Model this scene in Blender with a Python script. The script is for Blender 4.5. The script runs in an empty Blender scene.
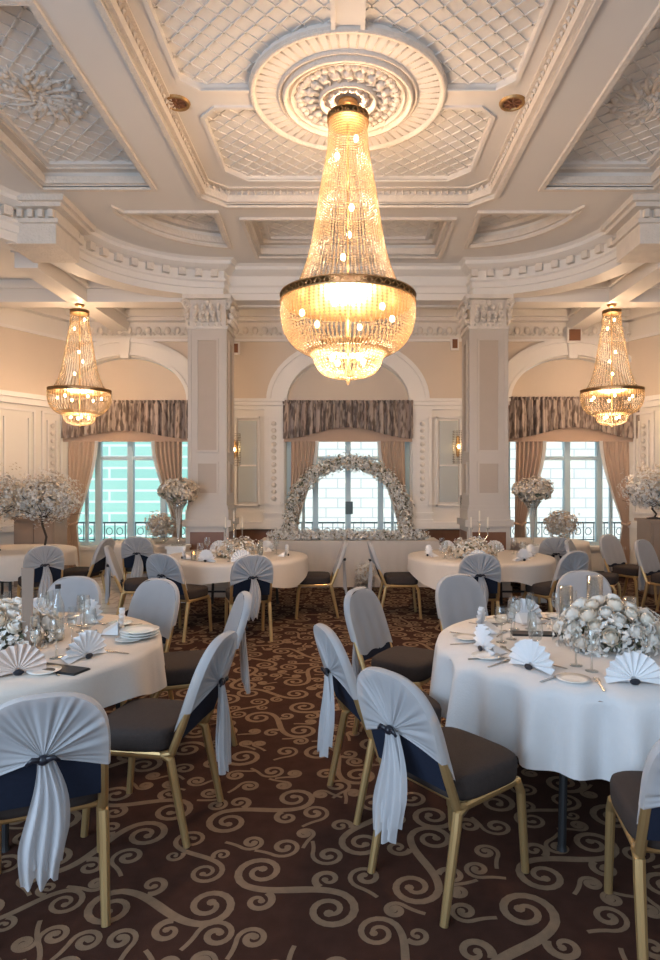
import bpy, math, random
from mathutils import Vector, Matrix
PI = math.pi
random.seed(7)
S = bpy.context.scene
COL = S.collection

# ------------------------------------------------------------------ camera, world, lights, exposure
cam_d = bpy.data.cameras.new('camera'); cam = bpy.data.objects.new('camera', cam_d); COL.objects.link(cam)
cam.location = (0, 0, 1.7); cam.rotation_euler = (PI / 2, 0, 0)
cam_d.sensor_fit = 'VERTICAL'; cam_d.sensor_height = 24; cam_d.lens = 24 * 620 / 960
cam_d.shift_x = -18 / 960; cam_d.shift_y = 3 / 960; cam_d.clip_start = 0.05
S.camera = cam
S.view_settings.view_transform = 'Standard'; S.view_settings.look = 'None'
S.view_settings.gamma = 1; S.view_settings.exposure = 0.5
W = bpy.data.worlds.new('world'); S.world = W; W.use_nodes = True
bg = W.node_tree.nodes['Background']
bg.inputs[0].default_value = (0.63, 0.81, 1.0, 1); bg.inputs[1].default_value = 0.68
ad = bpy.data.lights.new('window_daylight', 'AREA'); ad.shape = 'RECTANGLE'; ad.size = 4.0; ad.size_y = 2.4; ad.energy = 165; ad.color = (0.58, 0.77, 1.0)  # area lamp added for cool daylight from behind left; no window built there
al = bpy.data.objects.new('window_daylight', ad); COL.objects.link(al); al.location = (-3.6, -1.2, 2.3); al.rotation_euler = (Vector((1.2, 4.0, 0.6)) - Vector((-3.6, -1.2, 2.3))).to_track_quat('-Z', 'Y').to_euler()
sun_d = bpy.data.lights.new('sun', 'SUN'); sun_d.energy = 4.8; sun_d.color = (1.0, 0.97, 0.92); sun_d.angle = 0.02
sun = bpy.data.objects.new('sun', sun_d); COL.objects.link(sun); sun.rotation_euler = (math.radians(35), 0, math.radians(8))
S.cycles.max_bounces = 8; S.cycles.diffuse_bounces = 4; S.cycles.glossy_bounces = 3
S.cycles.transmission_bounces = 5; S.cycles.transparent_max_bounces = 12
S.cycles.sample_clamp_indirect = 4.0; S.cycles.caustics_reflective = False; S.cycles.caustics_refractive = False
CH_WARM = (1.0, 0.68, 0.43)
CH_POWER = 310.0; CH_SIDE_POWER = 100.0

# ------------------------------------------------------------------ materials
def mat(name, col, rough=0.6, metal=0.0, noise=None, trans=0.0, bump=None, sheen=0.0, spec=None, emit=None, emit_s=0):
    m = bpy.data.materials.new(name); m.use_nodes = True
    nt = m.node_tree; n = nt.nodes; l = nt.links; p = n['Principled BSDF']; out = n['Material Output']
    p.inputs['Base Color'].default_value = (*col, 1); p.inputs['Roughness'].default_value = rough
    p.inputs['Metallic'].default_value = metal
    if spec is not None: p.inputs['Specular IOR Level'].default_value = spec
    if sheen: p.inputs['Sheen Weight'].default_value = sheen
    tc = n.new('ShaderNodeTexCoord')
    if noise:
        sc, amt = noise
        nz = n.new('ShaderNodeTexNoise'); nz.inputs['Scale'].default_value = sc; nz.inputs['Detail'].default_value = 4
        l.new(tc.outputs['Object'], nz.inputs['Vector'])
        mx = n.new('ShaderNodeMix'); mx.data_type = 'RGBA'
        mx.inputs[6].default_value = (*[c * (1 - amt) for c in col], 1)
        mx.inputs[7].default_value = (*[min(1, c * (1 + amt)) for c in col], 1)
        l.new(nz.outputs['Fac'], mx.inputs[0]); l.new(mx.outputs[2], p.inputs['Base Color'])
    if bump:
        sc, st = bump
        nb = n.new('ShaderNodeTexNoise'); nb.inputs['Scale'].default_value = sc; nb.inputs['Detail'].default_value = 3
        l.new(tc.outputs['Object'], nb.inputs['Vector'])
        b = n.new('ShaderNodeBump'); b.inputs['Strength'].default_value = st; b.inputs['Distance'].default_value = 0.02
        l.new(nb.outputs['Fac'], b.inputs['Height']); l.new(b.outputs[0], p.inputs['Normal'])
    if trans:
        t = n.new('ShaderNodeBsdfTranslucent'); t.inputs[0].default_value = (*col, 1)
        ms = n.new('ShaderNodeMixShader'); ms.inputs[0].default_value = trans
        l.new(p.outputs[0], ms.inputs[1]); l.new(t.outputs[0], ms.inputs[2]); l.new(ms.outputs[0], out.inputs[0])
    if emit:
        p.inputs['Emission Color'].default_value = (*emit, 1); p.inputs['Emission Strength'].default_value = emit_s
    return m

def sheer(m, f):
    n = m.node_tree.nodes; l = m.node_tree.links; out = n['Material Output']; src = out.inputs[0].links[0].from_socket
    t = n.new('ShaderNodeBsdfTransparent'); ms = n.new('ShaderNodeMixShader'); ms.inputs[0].default_value = f
    l.new(src, ms.inputs[1]); l.new(t.outputs[0], ms.inputs[2]); l.new(ms.outputs[0], out.inputs[0]); return m

def glassy(name, tint, gloss=0.12, rough=0.05):
    m = bpy.data.materials.new(name); m.use_nodes = True
    nt = m.node_tree; n = nt.nodes; l = nt.links; out = n['Material Output']
    n.remove(n['Principled BSDF'])
    a = n.new('ShaderNodeBsdfTransparent'); a.inputs[0].default_value = (*tint, 1)
    g = n.new('ShaderNodeBsdfGlossy'); g.inputs['Roughness'].default_value = rough
    fr = n.new('ShaderNodeLayerWeight'); fr.inputs[0].default_value = 0.35
    mt = n.new('ShaderNodeMath'); mt.operation = 'MULTIPLY_ADD'; mt.inputs[1].default_value = 0.75; mt.inputs[2].default_value = gloss
    ms = n.new('ShaderNodeMixShader')
    l.new(fr.outputs['Facing'], mt.inputs[0]); l.new(mt.outputs[0], ms.inputs[0])
    l.new(a.outputs[0], ms.inputs[1]); l.new(g.outputs[0], ms.inputs[2]); l.new(ms.outputs[0], out.inputs[0])
    return m

def brick_mat(name, c1, c2, mortar, scale, bw, rh, off=0.5, msize=0.02):
    m = mat(name, c1, 0.85); nt = m.node_tree; n = nt.nodes; l = nt.links
    tc = n.new('ShaderNodeTexCoord'); mp = n.new('ShaderNodeMapping'); mp.inputs['Rotation'].default_value = (PI / 2, 0, 0)
    b = n.new('ShaderNodeTexBrick'); b.offset = off
    b.inputs['Color1'].default_value = (*c1, 1); b.inputs['Color2'].default_value = (*c2, 1); b.inputs['Mortar'].default_value = (*mortar, 1)
    b.inputs['Scale'].default_value = scale; b.inputs['Brick Width'].default_value = bw; b.inputs['Row Height'].default_value = rh
    b.inputs['Mortar Size'].default_value = msize
    l.new(tc.outputs['Object'], mp.inputs[0]); l.new(mp.outputs[0], b.inputs['Vector']); l.new(b.outputs['Color'], n['Principled BSDF'].inputs['Base Color'])
    return m

M = {}
M['ceil'] = mat('ceiling_plaster', (0.80, 0.765, 0.72), 0.7, noise=(1.5, 0.03))
M['wall'] = mat('cream_plaster', (0.80, 0.75, 0.68), 0.6, noise=(2, 0.03))
M['trim'] = mat('white_moulding', (0.83, 0.79, 0.74), 0.5)
M['orn'] = mat('ornament_plaster', (0.78, 0.71, 0.63), 0.6, noise=(9, 0.12), bump=(40, 0.6))
M['peach'] = mat('peach_paint', (0.68, 0.57, 0.46), 0.7, noise=(2, 0.04))
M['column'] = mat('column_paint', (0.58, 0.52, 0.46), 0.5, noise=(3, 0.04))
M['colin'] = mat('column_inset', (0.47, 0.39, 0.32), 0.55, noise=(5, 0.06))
M['wood'] = mat('brown_wood', (0.20, 0.085, 0.04), 0.35, noise=(6, 0.3))
M['panelwood'] = mat('taupe_board', (0.33, 0.24, 0.18), 0.5, noise=(6, 0.12))
M['black'] = mat('black_paint', (0.015, 0.015, 0.017), 0.5)
M['mirror'] = mat('pale_satin_panel', (0.72, 0.77, 0.76), 0.16, metal=0.35)
M['carpet'] = mat('carpet_ground', (0.058, 0.026, 0.018), 0.95, noise=(14, 0.35), bump=(300, 0.5), spec=0.1)
M['scroll'] = mat('carpet_scroll', (0.25, 0.165, 0.105), 0.95, noise=(22, 0.28), bump=(300, 0.5), spec=0.1)
M['tile'] = brick_mat('cream_floor_tiles', (0.80, 0.74, 0.68), (0.72, 0.67, 0.62), (0.6, 0.55, 0.5), 1, 0.3, 0.3)
M['tile'].node_tree.nodes['Mapping'].inputs['Rotation'].default_value = (0, 0, 0)
M['tile'].node_tree.nodes['Principled BSDF'].inputs['Roughness'].default_value = 0.25
M['gold'] = mat('gold_frame', (0.62, 0.42, 0.19), 0.36, metal=0.75)
M['seat'] = mat('taupe_seat_fabric', (0.050, 0.038, 0.034), 0.85, noise=(60, 0.2), bump=(250, 0.3), spec=0.25)
M['navy'] = mat('navy_back_fabric', (0.012, 0.017, 0.034), 0.8, noise=(60, 0.2), spec=0.25)
M['sheer'] = sheer(mat('white_sheer_cover', (0.66, 0.66, 0.68), 0.75, trans=0.20, noise=(14, 0.05)), 0.28)
M['ribbon'] = mat('dark_ribbon', (0.012, 0.013, 0.022), 0.35)
M['cloth'] = mat('white_linen', (0.74, 0.73, 0.73), 0.8, noise=(30, 0.03), bump=(120, 0.12))
M['cloth2'] = mat('ivory_linen', (0.68, 0.62, 0.56), 0.8, noise=(30, 0.03), bump=(120, 0.12))
M['napkin'] = mat('white_napkin', (0.86, 0.86, 0.87), 0.8)
M['napkin_p'] = mat('blush_napkin', (0.76, 0.64, 0.57), 0.8)
M['china'] = mat('white_china', (0.86, 0.84, 0.80), 0.15)
M['steel'] = mat('cutlery_steel', (0.55, 0.52, 0.48), 0.22, metal=1)
M['glass'] = glassy('clear_glass', (0.93, 0.95, 0.94), 0.10)
M['pane'] = glassy('window_pane', (0.94, 0.985, 1.0), 0.02)
M['bead'] = sheer(mat('crystal_bead', (0.40, 0.295, 0.175), 0.06, trans=0.40, spec=1.0), 0.45)
M['brass'] = mat('aged_brass', (0.46, 0.28, 0.12), 0.42, metal=0.75)
M['bulb'] = mat('bulb_glow', (1, 0.8, 0.5), 0.5, emit=(1.0, 0.66, 0.30), emit_s=26)
M['flame'] = mat('candle_flame', (1, 0.5, 0.2), 0.5, emit=(1.0, 0.38, 0.10), emit_s=7)
M['rose'] = mat('ivory_petal', (0.86, 0.78, 0.66), 0.7)
M['rosew'] = mat('white_petal', (0.86, 0.82, 0.75), 0.7)
M['blush'] = mat('beige_petal', (0.66, 0.55, 0.42), 0.7, noise=(30, 0.25))
M['white_bl'] = mat('white_blossom', (0.82, 0.80, 0.76), 0.7)
M['tan'] = mat('tan_card', (0.25, 0.17, 0.12), 0.6)
M['leaf'] = mat('muted_leaf', (0.16, 0.17, 0.11), 0.6, noise=(20, 0.3))
M['dark_stem'] = mat('dark_stem', (0.03, 0.02, 0.015), 0.6)
M['candle'] = mat('ivory_wax', (0.85, 0.78, 0.66), 0.4, trans=0.2)
M['frame_w'] = mat('window_frame_paint', (0.58, 0.76, 0.84), 0.4)  # even pale blue for the window frames
M['iron'] = mat('railing_iron', (0.10, 0.15, 0.17), 0.5)
M['whitemetal'] = mat('white_metal', (0.85, 0.83, 0.80), 0.3)
M['stone'] = brick_mat('stone_facade', (0.72, 0.71, 0.64), (0.62, 0.63, 0.60), (0.42, 0.44, 0.45), 1.0, 0.62, 0.26, 0.5, 0.018)
M['teal'] = brick_mat('teal_facade', (0.26, 0.50, 0.44), (0.30, 0.54, 0.47), (0.62, 0.70, 0.68), 1.0, 60.0, 0.30, 0.5, 0.03)
M['asphalt'] = mat('pavement', (0.45, 0.46, 0.46), 0.9, noise=(3, 0.1))

def wave_fabric(name, c1, c2, scale, rough=0.85):
    m = mat(name, c1, rough); n = m.node_tree.nodes; l = m.node_tree.links
    tc = n.new('ShaderNodeTexCoord'); mp = n.new('ShaderNodeMapping'); mp.inputs['Scale'].default_value = (1, 1, 0.28)
    w = n.new('ShaderNodeTexNoise'); w.inputs['Scale'].default_value = scale; w.inputs['Detail'].default_value = 2
    r = n.new('ShaderNodeValToRGB'); r.color_ramp.elements[0].position = 0.43; r.color_ramp.elements[1].position = 0.55
    r.color_ramp.elements[0].color = (*c2, 1); r.color_ramp.elements[1].color = (*c1, 1)
    l.new(tc.outputs['Object'], mp.inputs[0]); l.new(mp.outputs[0], w.inputs['Vector']); l.new(w.outputs['Fac'], r.inputs[0])
    l.new(r.outputs[0], n['Principled BSDF'].inputs['Base Color'])
    return m
M['valance'] = wave_fabric('brown_patterned_silk', (0.42, 0.34, 0.29), (0.15, 0.11, 0.09), 16, 0.6)
M['curtain'] = mat('peach_curtain', (0.60, 0.43, 0.32), 0.75, trans=0.2, noise=(4, 0.08))
M['lining'] = mat('ivory_curtain_lining', (0.80, 0.78, 0.74), 0.75, trans=0.35)

# ------------------------------------------------------------------ mesh helper
class MB:
    def __init__(s): s.v = []; s.f = []; s.m = []
    def add(s, vs, fs, mi=0):
        b = len(s.v); s.v += [tuple(x) for x in vs]; s.f += [tuple(i + b for i in f) for f in fs]; s.m += [mi] * len(fs); return s
    def box(s, x0, x1, y0, y1, z0, z1, mi=0):
        vs = [(x0, y0, z0), (x1, y0, z0), (x1, y1, z0), (x0, y1, z0), (x0, y0, z1), (x1, y0, z1), (x1, y1, z1), (x0, y1, z1)]
        return s.add(vs, [(0, 3, 2, 1), (4, 5, 6, 7), (0, 1, 5, 4), (1, 2, 6, 5), (2, 3, 7, 6), (3, 0, 4, 7)], mi)
    def obox(s, a, b, w, z0, z1, mi=0):      # box along segment a-b (2D), width w
        a = Vector(a); b = Vector(b); d = (b - a).normalized(); n = Vector((-d.y, d.x)) * w / 2
        p = [a + n, a - n, b - n, b + n]
        vs = [(q.x, q.y, z0) for q in p] + [(q.x, q.y, z1) for q in p]
        return s.add(vs, [(0, 3, 2, 1), (4, 5, 6, 7), (0, 1, 5, 4), (1, 2, 6, 5), (2, 3, 7, 6), (3, 0, 4, 7)], mi)
    def tube(s, pts, r, seg=8, mi=0, closed=False, flat=1.0):
        pts = [Vector(p) for p in pts]; n = len(pts); rs = r if isinstance(r, (list, tuple)) else [r] * n
        vs = []; up = None
        for i, p in enumerate(pts):
            if closed: t = pts[(i + 1) % n] - pts[i - 1]
            else: t = pts[min(i + 1, n - 1)] - pts[max(i - 1, 0)]
            t.normalize()
            if up is None: up = Vector((0, 0, 1)) if abs(t.z) < 0.9 else Vector((1, 0, 0))
            u = (up - t * up.dot(t)).normalized(); w = t.cross(u); up = u
            for k in range(seg):
                a = 2 * PI * (k + 0.5) / seg
                vs.append(p + (u * math.cos(a) + w * math.sin(a) * flat) * rs[i])
        fs = []
        for i in range(n if closed else n - 1):
            j = (i + 1) % n
            for k in range(seg):
                k2 = (k + 1) % seg; fs.append((i * seg + k, i * seg + k2, j * seg + k2, j * seg + k))
        if not closed: fs += [tuple(range(seg))[::-1], tuple(range((n - 1) * seg, n * seg))]
        return s.add(vs, fs, mi)
    def lathe(s, prof, seg=24, c=(0, 0, 0), mi=0):
        vs = []; fs = []; n = len(prof)
        for r, z in prof:
            for k in range(seg):
                a = 2 * PI * k / seg; vs.append((c[0] + r * math.cos(a), c[1] + r * math.sin(a), c[2] + z))
        for i in range(n - 1):
            for k in range(seg):
                k2 = (k + 1) % seg; fs.append((i * seg + k, i * seg + k2, (i + 1) * seg + k2, (i + 1) * seg + k))
        if prof[0][0] > 1e-4: fs.append(tuple(range(seg))[::-1])
        if prof[-1][0] > 1e-4: fs.append(tuple(range((n - 1) * seg, n * seg)))
        return s.add(vs, fs, mi)
    def prism(s, poly, z0, z1, mi=0):
        n = len(poly); vs = [(x, y, z0) for x, y in poly] + [(x, y, z1) for x, y in poly]
        fs = [tuple(range(n))[::-1], tuple(range(n, 2 * n))] + [(i, (i + 1) % n, n + (i + 1) % n, n + i) for i in range(n)]
        return s.add(vs, fs, mi)
    def octa(s, c, r, rz=None, mi=0):
        x, y, z = c; rz = rz or r
        return s.add([(x + r, y, z), (x, y + r, z), (x - r, y, z), (x, y - r, z), (x, y, z + rz), (x, y, z - rz)],
                     [(0, 1, 4), (1, 2, 4), (2, 3, 4), (3, 0, 4), (1, 0, 5), (2, 1, 5), (3, 2, 5), (0, 3, 5)], mi)
    def ball(s, c, r, seg=12, rings=8, sq=(1, 1, 1), mi=0):
        vs = []; fs = []
        for i in range(rings + 1):
            t = PI * i / rings
            for k in range(seg):
                a = 2 * PI * k / seg
                vs.append((c[0] + r * sq[0] * math.sin(t) * math.cos(a), c[1] + r * sq[1] * math.sin(t) * math.sin(a), c[2] + r * sq[2] * math.cos(t)))
        for i in range(rings):
            for k in range(seg):
                k2 = (k + 1) % seg; fs.append((i * seg + k, (i + 1) * seg + k, (i + 1) * seg + k2, i * seg + k2))
        return s.add(vs, fs, mi)
    def grid(s, fn, nu, nv, mi=0, wrap=False):
        vs = [fn(i / nu, j / nv) for j in range(nv + 1) for i in range(nu + (0 if wrap else 1))]
        w = nu + (0 if wrap else 1); fs = []
        for j in range(nv):
            for i in range(nu):
                i2 = (i + 1) % w; fs.append((j * w + i, j * w + i2, (j + 1) * w + i2, (j + 1) * w + i))
        return s.add(vs, fs, mi)
    def petal(s, c, d, r, mi=0):             # small four-sided blossom leaf
        d = Vector(d).normalized(); u = d.orthogonal().normalized(); a = random.random() * 6.28
        u = Matrix.Rotation(a, 3, d) @ u; w = d.cross(u); c = Vector(c)
        return s.add([c - u * r, c + w * r * .6 + d * r * .3, c + u * r, c - w * r * .6 + d * r * .3], [(0, 1, 2), (0, 2, 3)], mi)
    def mesh(s, name, mats, smooth=False):
        me = bpy.data.meshes.new(name); me.from_pydata(s.v, [], s.f)
        for m_ in (mats if isinstance(mats, (list, tuple)) else [mats]): me.materials.append(m_)
        me.polygons.foreach_set('material_index', s.m)
        if smooth: me.polygons.foreach_set('use_smooth', [True] * len(s.f))
        me.update(); return me
    def build(s, name, mats, parent=None, smooth=False, loc=None, rz=0, bevel=0):
        o = bpy.data.objects.new(name, s.mesh(name, mats, smooth)); COL.objects.link(o)
        if parent: o.parent = parent
        if loc: o.location = loc
        if rz: o.rotation_euler = (0, 0, rz)
        if bevel:
            b = o.modifiers.new('bevel', 'BEVEL'); b.width = bevel; b.segments = 3; b.limit_method = 'ANGLE'
            if smooth is False: pass
        return o

def tag(o, label=None, cat=None, group=None, kind=None):
    if label: o['label'] = label
    if cat: o['category'] = cat
    if group: o['group'] = group
    if kind: o['kind'] = kind
    return o
def empty(name, loc=(0, 0, 0), rz=0, label=None, cat=None, group=None, kind=None):
    o = bpy.data.objects.new(name, None); COL.objects.link(o); o.location = loc; o.rotation_euler = (0, 0, rz)
    o.empty_display_size = 0.1
    return tag(o, label, cat, group, kind)
KIDS = {}
def copy_tree(o, loc=None, rz=None, label=None, group=None, scale=None, parent=None):
    c = o.copy(); COL.objects.link(c); c.parent = parent
    if loc is not None: c.location = loc
    if rz is not None: c.rotation_euler = (0, 0, rz)
    if scale: c.scale = (scale,) * 3
    if label: c['label'] = label
    if group: c['group'] = group
    for ch in [k for k in o.children]: copy_tree(ch, parent=c)
    return c
USED = set()
def place(proto, loc, rz=0, label=None, group=None, scale=None):
    if proto.name not in USED:
        USED.add(proto.name); o = proto; o.location = loc; o.rotation_euler = (0, 0, rz)
        if scale: o.scale = (scale,) * 3
        if label: o['label'] = label
        if group: o['group'] = group
        return o
    return copy_tree(proto, loc, rz, label, group, scale)

def plate(name, outer, holes, t, m, parent=None, plane='XY', at=0.0):
    """flat plate with holes, thickness t, its lower/front face at 'at'"""
    cu = bpy.data.curves.new('tmp', 'CURVE'); cu.dimensions = '2D'; cu.fill_mode = 'BOTH'; cu.extrude = t / 2
    for poly in [outer] + holes:
        sp = cu.splines.new('POLY'); sp.points.add(len(poly) - 1); sp.use_cyclic_u = True
        for i, (x, y) in enumerate(poly): sp.points[i].co = (x, y, 0, 1)
    ob = bpy.data.objects.new('tmp', cu); COL.objects.link(ob)
    bpy.context.view_layer.update()
    me = bpy.data.meshes.new_from_object(ob.evaluated_get(bpy.context.evaluated_depsgraph_get()))
    bpy.data.objects.remove(ob); bpy.data.curves.remove(cu)
    for v in me.vertices:
        x, y, z = v.co
        v.co = (x, y, z + t / 2 + at) if plane == 'XY' else (x, at + t / 2 - z, y)
    me.name = name; me.materials.clear(); me.materials.append(m)
    o = bpy.data.objects.new(name, me); COL.objects.link(o)
    if parent: o.parent = parent
    return o

def clip_line(poly, p, d):
    """segments of the infinite line p+t*d that lie inside poly"""
    ts = []; n = len(poly)
    for i in range(n):
        a = poly[i]; b = poly[(i + 1) % n]; ex, ey = b[0] - a[0], b[1] - a[1]
        den = d[0] * ey - d[1] * ex
        if abs(den) < 1e-9: continue
        t = ((a[0] - p[0]) * ey - (a[1] - p[1]) * ex) / den
        u = ((a[0] - p[0]) * d[1] - (a[1] - p[1]) * d[0]) / den
        if 0 <= u < 1: ts.append(t)
    ts.sort()
    return [(ts[i], ts[i + 1]) for i in range(0, len(ts) - 1, 2) if ts[i + 1] - ts[i] > 0.02]
def lattice(mb, poly, z, sp=0.15, w=0.022, h=0.018, mi=0):
    cx = sum(p[0] for p in poly) / len(poly); cy = sum(p[1] for p in poly) / len(poly)
    for ang in (PI / 4, -PI / 4):
        d = (math.cos(ang), math.sin(ang)); nrm = (-d[1], d[0])
        for k in range(-20, 21):
            p = (cx + nrm[0] * k * sp, cy + nrm[1] * k * sp)
            for t0, t1 in clip_line(poly, p, d):
                mb.obox((p[0] + d[0] * t0, p[1] + d[1] * t0), (p[0] + d[0] * t1, p[1] + d[1] * t1), w, z - h, z, mi)
def arc(cx, cy, r, a0, a1, n=24, ry=None):
    ry = ry or r
    return [(cx + r * math.cos(a0 + (a1 - a0) * i / n), cy + ry * math.sin(a0 + (a1 - a0) * i / n)) for i in range(n + 1)]
def rim(mb, poly, w, z0, z1, mi=0, closed=True, out=0.0):
    """moulding strip of width w running along a polyline (mitred), offset by out"""
    n = len(poly); P = [Vector(p) for p in poly]; offs = []
    area = sum(P[i].x * P[(i + 1) % n].y - P[(i + 1) % n].x * P[i].y for i in range(n)); sg = 1 if area > 0 else -1
    for i in range(n):
        a = P[i - 1] if (closed or i > 0) else None; b = P[(i + 1) % n] if (closed or i < n - 1) else None
        d1 = (P[i] - a).normalized() if a is not None else None; d2 = (b - P[i]).normalized() if b is not None else None
        if d1 is None: d1 = d2
        if d2 is None: d2 = d1
        n1 = Vector((d1.y, -d1.x)) * sg; n2 = Vector((d2.y, -d2.x)) * sg
        m_ = (n1 + n2); m_ = m_ / max(0.3, m_.length_squared / 2) if m_.length > 1e-6 else n1
        offs.append(m_)
    vs = []
    for p, o in zip(P, offs):
        a = p + o * out; b = p + o * (out + w)
        vs += [(a.x, a.y, z0), (b.x, b.y, z0), (b.x, b.y, z1), (a.x, a.y, z1)]
    fs = []
    for i in range(n if closed else n - 1):
        j = (i + 1) % n
        for k in range(4): fs.append((i * 4 + k, j * 4 + k, j * 4 + (k + 1) % 4, i * 4 + (k + 1) % 4))
    if not closed: fs += [(0, 1, 2, 3), ((n - 1) * 4 + 3, (n - 1) * 4 + 2, (n - 1) * 4 + 1, (n - 1) * 4)]
    mb.add(vs, fs, mi)

# ------------------------------------------------------------------ floor
YF = 11.2      # far wall
fl = MB(); fl.box(-6.2, 6.2, -2, YF + 0.1, -0.1, 0)
def spiral(cx, cy, r, a0, turns, sgn, n=26):
    return [(cx + r * (1 - 0.80 * i / n) * math.cos(a0 + sgn * 2 * PI * turns * i / n), cy + r * (1 - 0.80 * i / n) * math.sin(a0 + sgn * 2 * PI * turns * i / n)) for i in range(n + 1)]
ZC = [0]
def ribbon(mb, pts, w0, w1, z, mi):
    n = len(pts); vs = []; ZC[0] = (ZC[0] + 1) % 40; z = 0.001 + ZC[0] * 0.00004
    for i, p in enumerate(pts):
        a = pts[max(0, i - 1)]; b = pts[min(n - 1, i + 1)]; dx, dy = b[0] - a[0], b[1] - a[1]; L = math.hypot(dx, dy) or 1
        w = (w0 + (w1 - w0) * i / (n - 1)) / 2
        vs += [(p[0] - dy / L * w, p[1] + dx / L * w, z), (p[0] + dy / L * w, p[1] - dx / L * w, z)]
    mb.add(vs, [(2 * i, 2 * i + 1, 2 * i + 3, 2 * i + 2) for i in range(n - 1)], mi)
def disc(mb, x, y, r, z, mi): ZC[0] = (ZC[0] + 1) % 40; z = 0.001 + ZC[0] * 0.00004; mb.add([(x + r * math.cos(k * .785), y + r * math.sin(k * .785), z) for k in range(8)], [tuple(range(8))], mi)
def s_scroll(mb, x, y, ang, sc, z, mi, flip=1):
    """two spirals joined by an S stem, a small side curl on each"""
    ca, sa = math.cos(ang), math.sin(ang)
    T = lambda p: (x + sc * (p[0] * ca - p[1] * flip * sa), y + sc * (p[0] * sa + p[1] * flip * ca))
    for s_ in (1, -1):
        pts = []
        for i in range(13):                      # stem: quarter wave from the middle out
            t = i / 12; pts.append((s_ * t * 0.20, s_ * (-0.085) * math.sin(t * PI / 2)))
        sp_ = spiral(s_ * 0.20, s_ * 0.025, 0.11, -PI / 2 if s_ > 0 else PI / 2, 1.45, 1)
        pts = [T(p) for p in pts + sp_[1:]]
        ribbon(mb, pts, 0.042 * sc, 0.022 * sc, z, mi); disc(mb, *pts[-1], 0.022 * sc, z, mi)
        c2 = spiral(s_ * 0.085, s_ * -0.135, 0.062, PI / 2 if s_ > 0 else -PI / 2, 1.15, 1 * 1)
        c2 = [T(p) for p in c2]; ribbon(mb, c2, 0.034 * sc, 0.016 * sc, z, mi); disc(mb, *c2[-1], 0.016 * sc, z, mi)
CELL = {}; rf = random.Random(11)
def free(cs):
    for x, y, r in cs:
        gx, gy = int(x // .3), int(y // .3)
        for i in (-1, 0, 1):
            for j in (-1, 0, 1):
                for (u, v, q) in CELL.get((gx + i, gy + j), ()):
                    if (x - u) ** 2 + (y - v) ** 2 < (r + q) ** 2: return False
    return True
def claim(cs):
    for c in cs: CELL.setdefault((int(c[0] // .3), int(c[1] // .3)), []).append(c)
def tf(p, x, y, a, sc, fl_): return (x + sc * (p[0] * math.cos(a) - p[1] * fl_ * math.sin(a)), y + sc * (p[0] * math.sin(a) + p[1] * fl_ * math.cos(a)))
for phase, tries in ((0, 9000), (1, 12000), (2, 30000)):
    for _ in range(tries):
        x = rf.uniform(-5, 5); y = rf.uniform(.6, 10.6)
        if abs(x) > .62 * y + .6 or (x < -2.8 and y > 6.9): continue
        a = rf.uniform(0, 2 * PI); f = rf.choice((-1, 1))
        if phase < 2:
            sc = (0.98, 0.74)[phase] * rf.uniform(.92, 1.08)
            cs = [(*tf((q * .20, q * .025), x, y, a, sc, f), .105 * sc) for q in (1, -1)] + [(*tf((q * .085, q * -.135), x, y, a, sc, f), .062 * sc) for q in (1, -1)] + [(*tf((q * .08, -q * .05), x, y, a, sc, f), .03) for q in (1, 0, -1)]
            if free(cs): claim(cs); s_scroll(fl, x, y, a, sc, 0, 1, f)
        else:
            r_ = rf.choice((.075, .058, .045)); cs = [(x, y, r_ * .92)]
            tl = [(x + r_ * math.cos(a) - f * t * math.sin(a) * -1 + t * t * 2 * math.cos(a), y + r_ * math.sin(a) - f * t * math.cos(a) + t * t * 2 * math.sin(a)) for t in (.10, .075, .05, .025)]
            cs2 = cs + [(tl[0][0], tl[0][1], .012)]
            if free(cs2):
                claim(cs2); c = tl + spiral(x, y, r_, a, 1.35, f); ribbon(fl, c, .018, .030, 0, 1); disc(fl, *c[-1], .017, 0, 1)
floor = fl.build('floor', [M['carpet'], M['scroll']]); floor['kind'] = 'structure'
t_ = MB(); t_.box(-6.1, -2.95, 7.0, YF, 0.0, 0.006); tag(t_.build('floor_tiled', M['tile']), kind='structure')

# ------------------------------------------------------------------ ceiling
H = 5.0; HR = 5.22; HC = 4.78; HE = 4.5; CY = 5.6
OX, OY, CHM = 1.68, 1.76, 0.24
octo = [(-OX, CY - OY + CHM), (-OX + CHM, CY - OY), (OX - CHM, CY - OY), (OX, CY - OY + CHM), (OX, CY + OY - CHM), (OX - CHM, CY + OY), (-OX + CHM, CY + OY), (-OX, CY + OY - CHM)]
def rect(x0, x1, y0, y1): return [(x0, y0), (x1, y0), (x1, y1), (x0, y1)]
side = {s: rect(*sorted((s * 2.19, s * 3.40)), 4.25, 6.91) for s in (-1, 1)}
sect = {}
for s in (-1, 1):
    a = arc(0, 0, 1.28, PI / 2 - 0.12, 0.02, 16)
    sect[s] = [(s * 1.62, 7.56)] + [(s * (1.52 + x), 7.35 + y) for x, y in a] + [(s * 2.75, 7.56)]
rear = rect(-1.30, 1.30, 7.75, 9.02)
big = rect(-6.2, 6.2, -2, YF + .1)
ceiling = empty('ceiling', kind='structure')
plate('ceiling_slab', big, [octo, side[-1], side[1], sect[-1], sect[1], rear], HR - H, M['ceil'], ceiling, at=H)
o = MB(); o.box(-6.2, 6.2, -2, YF + .1, HR, HR + 0.1); o.build('ceiling_top', M['ceil'], ceiling)
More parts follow.
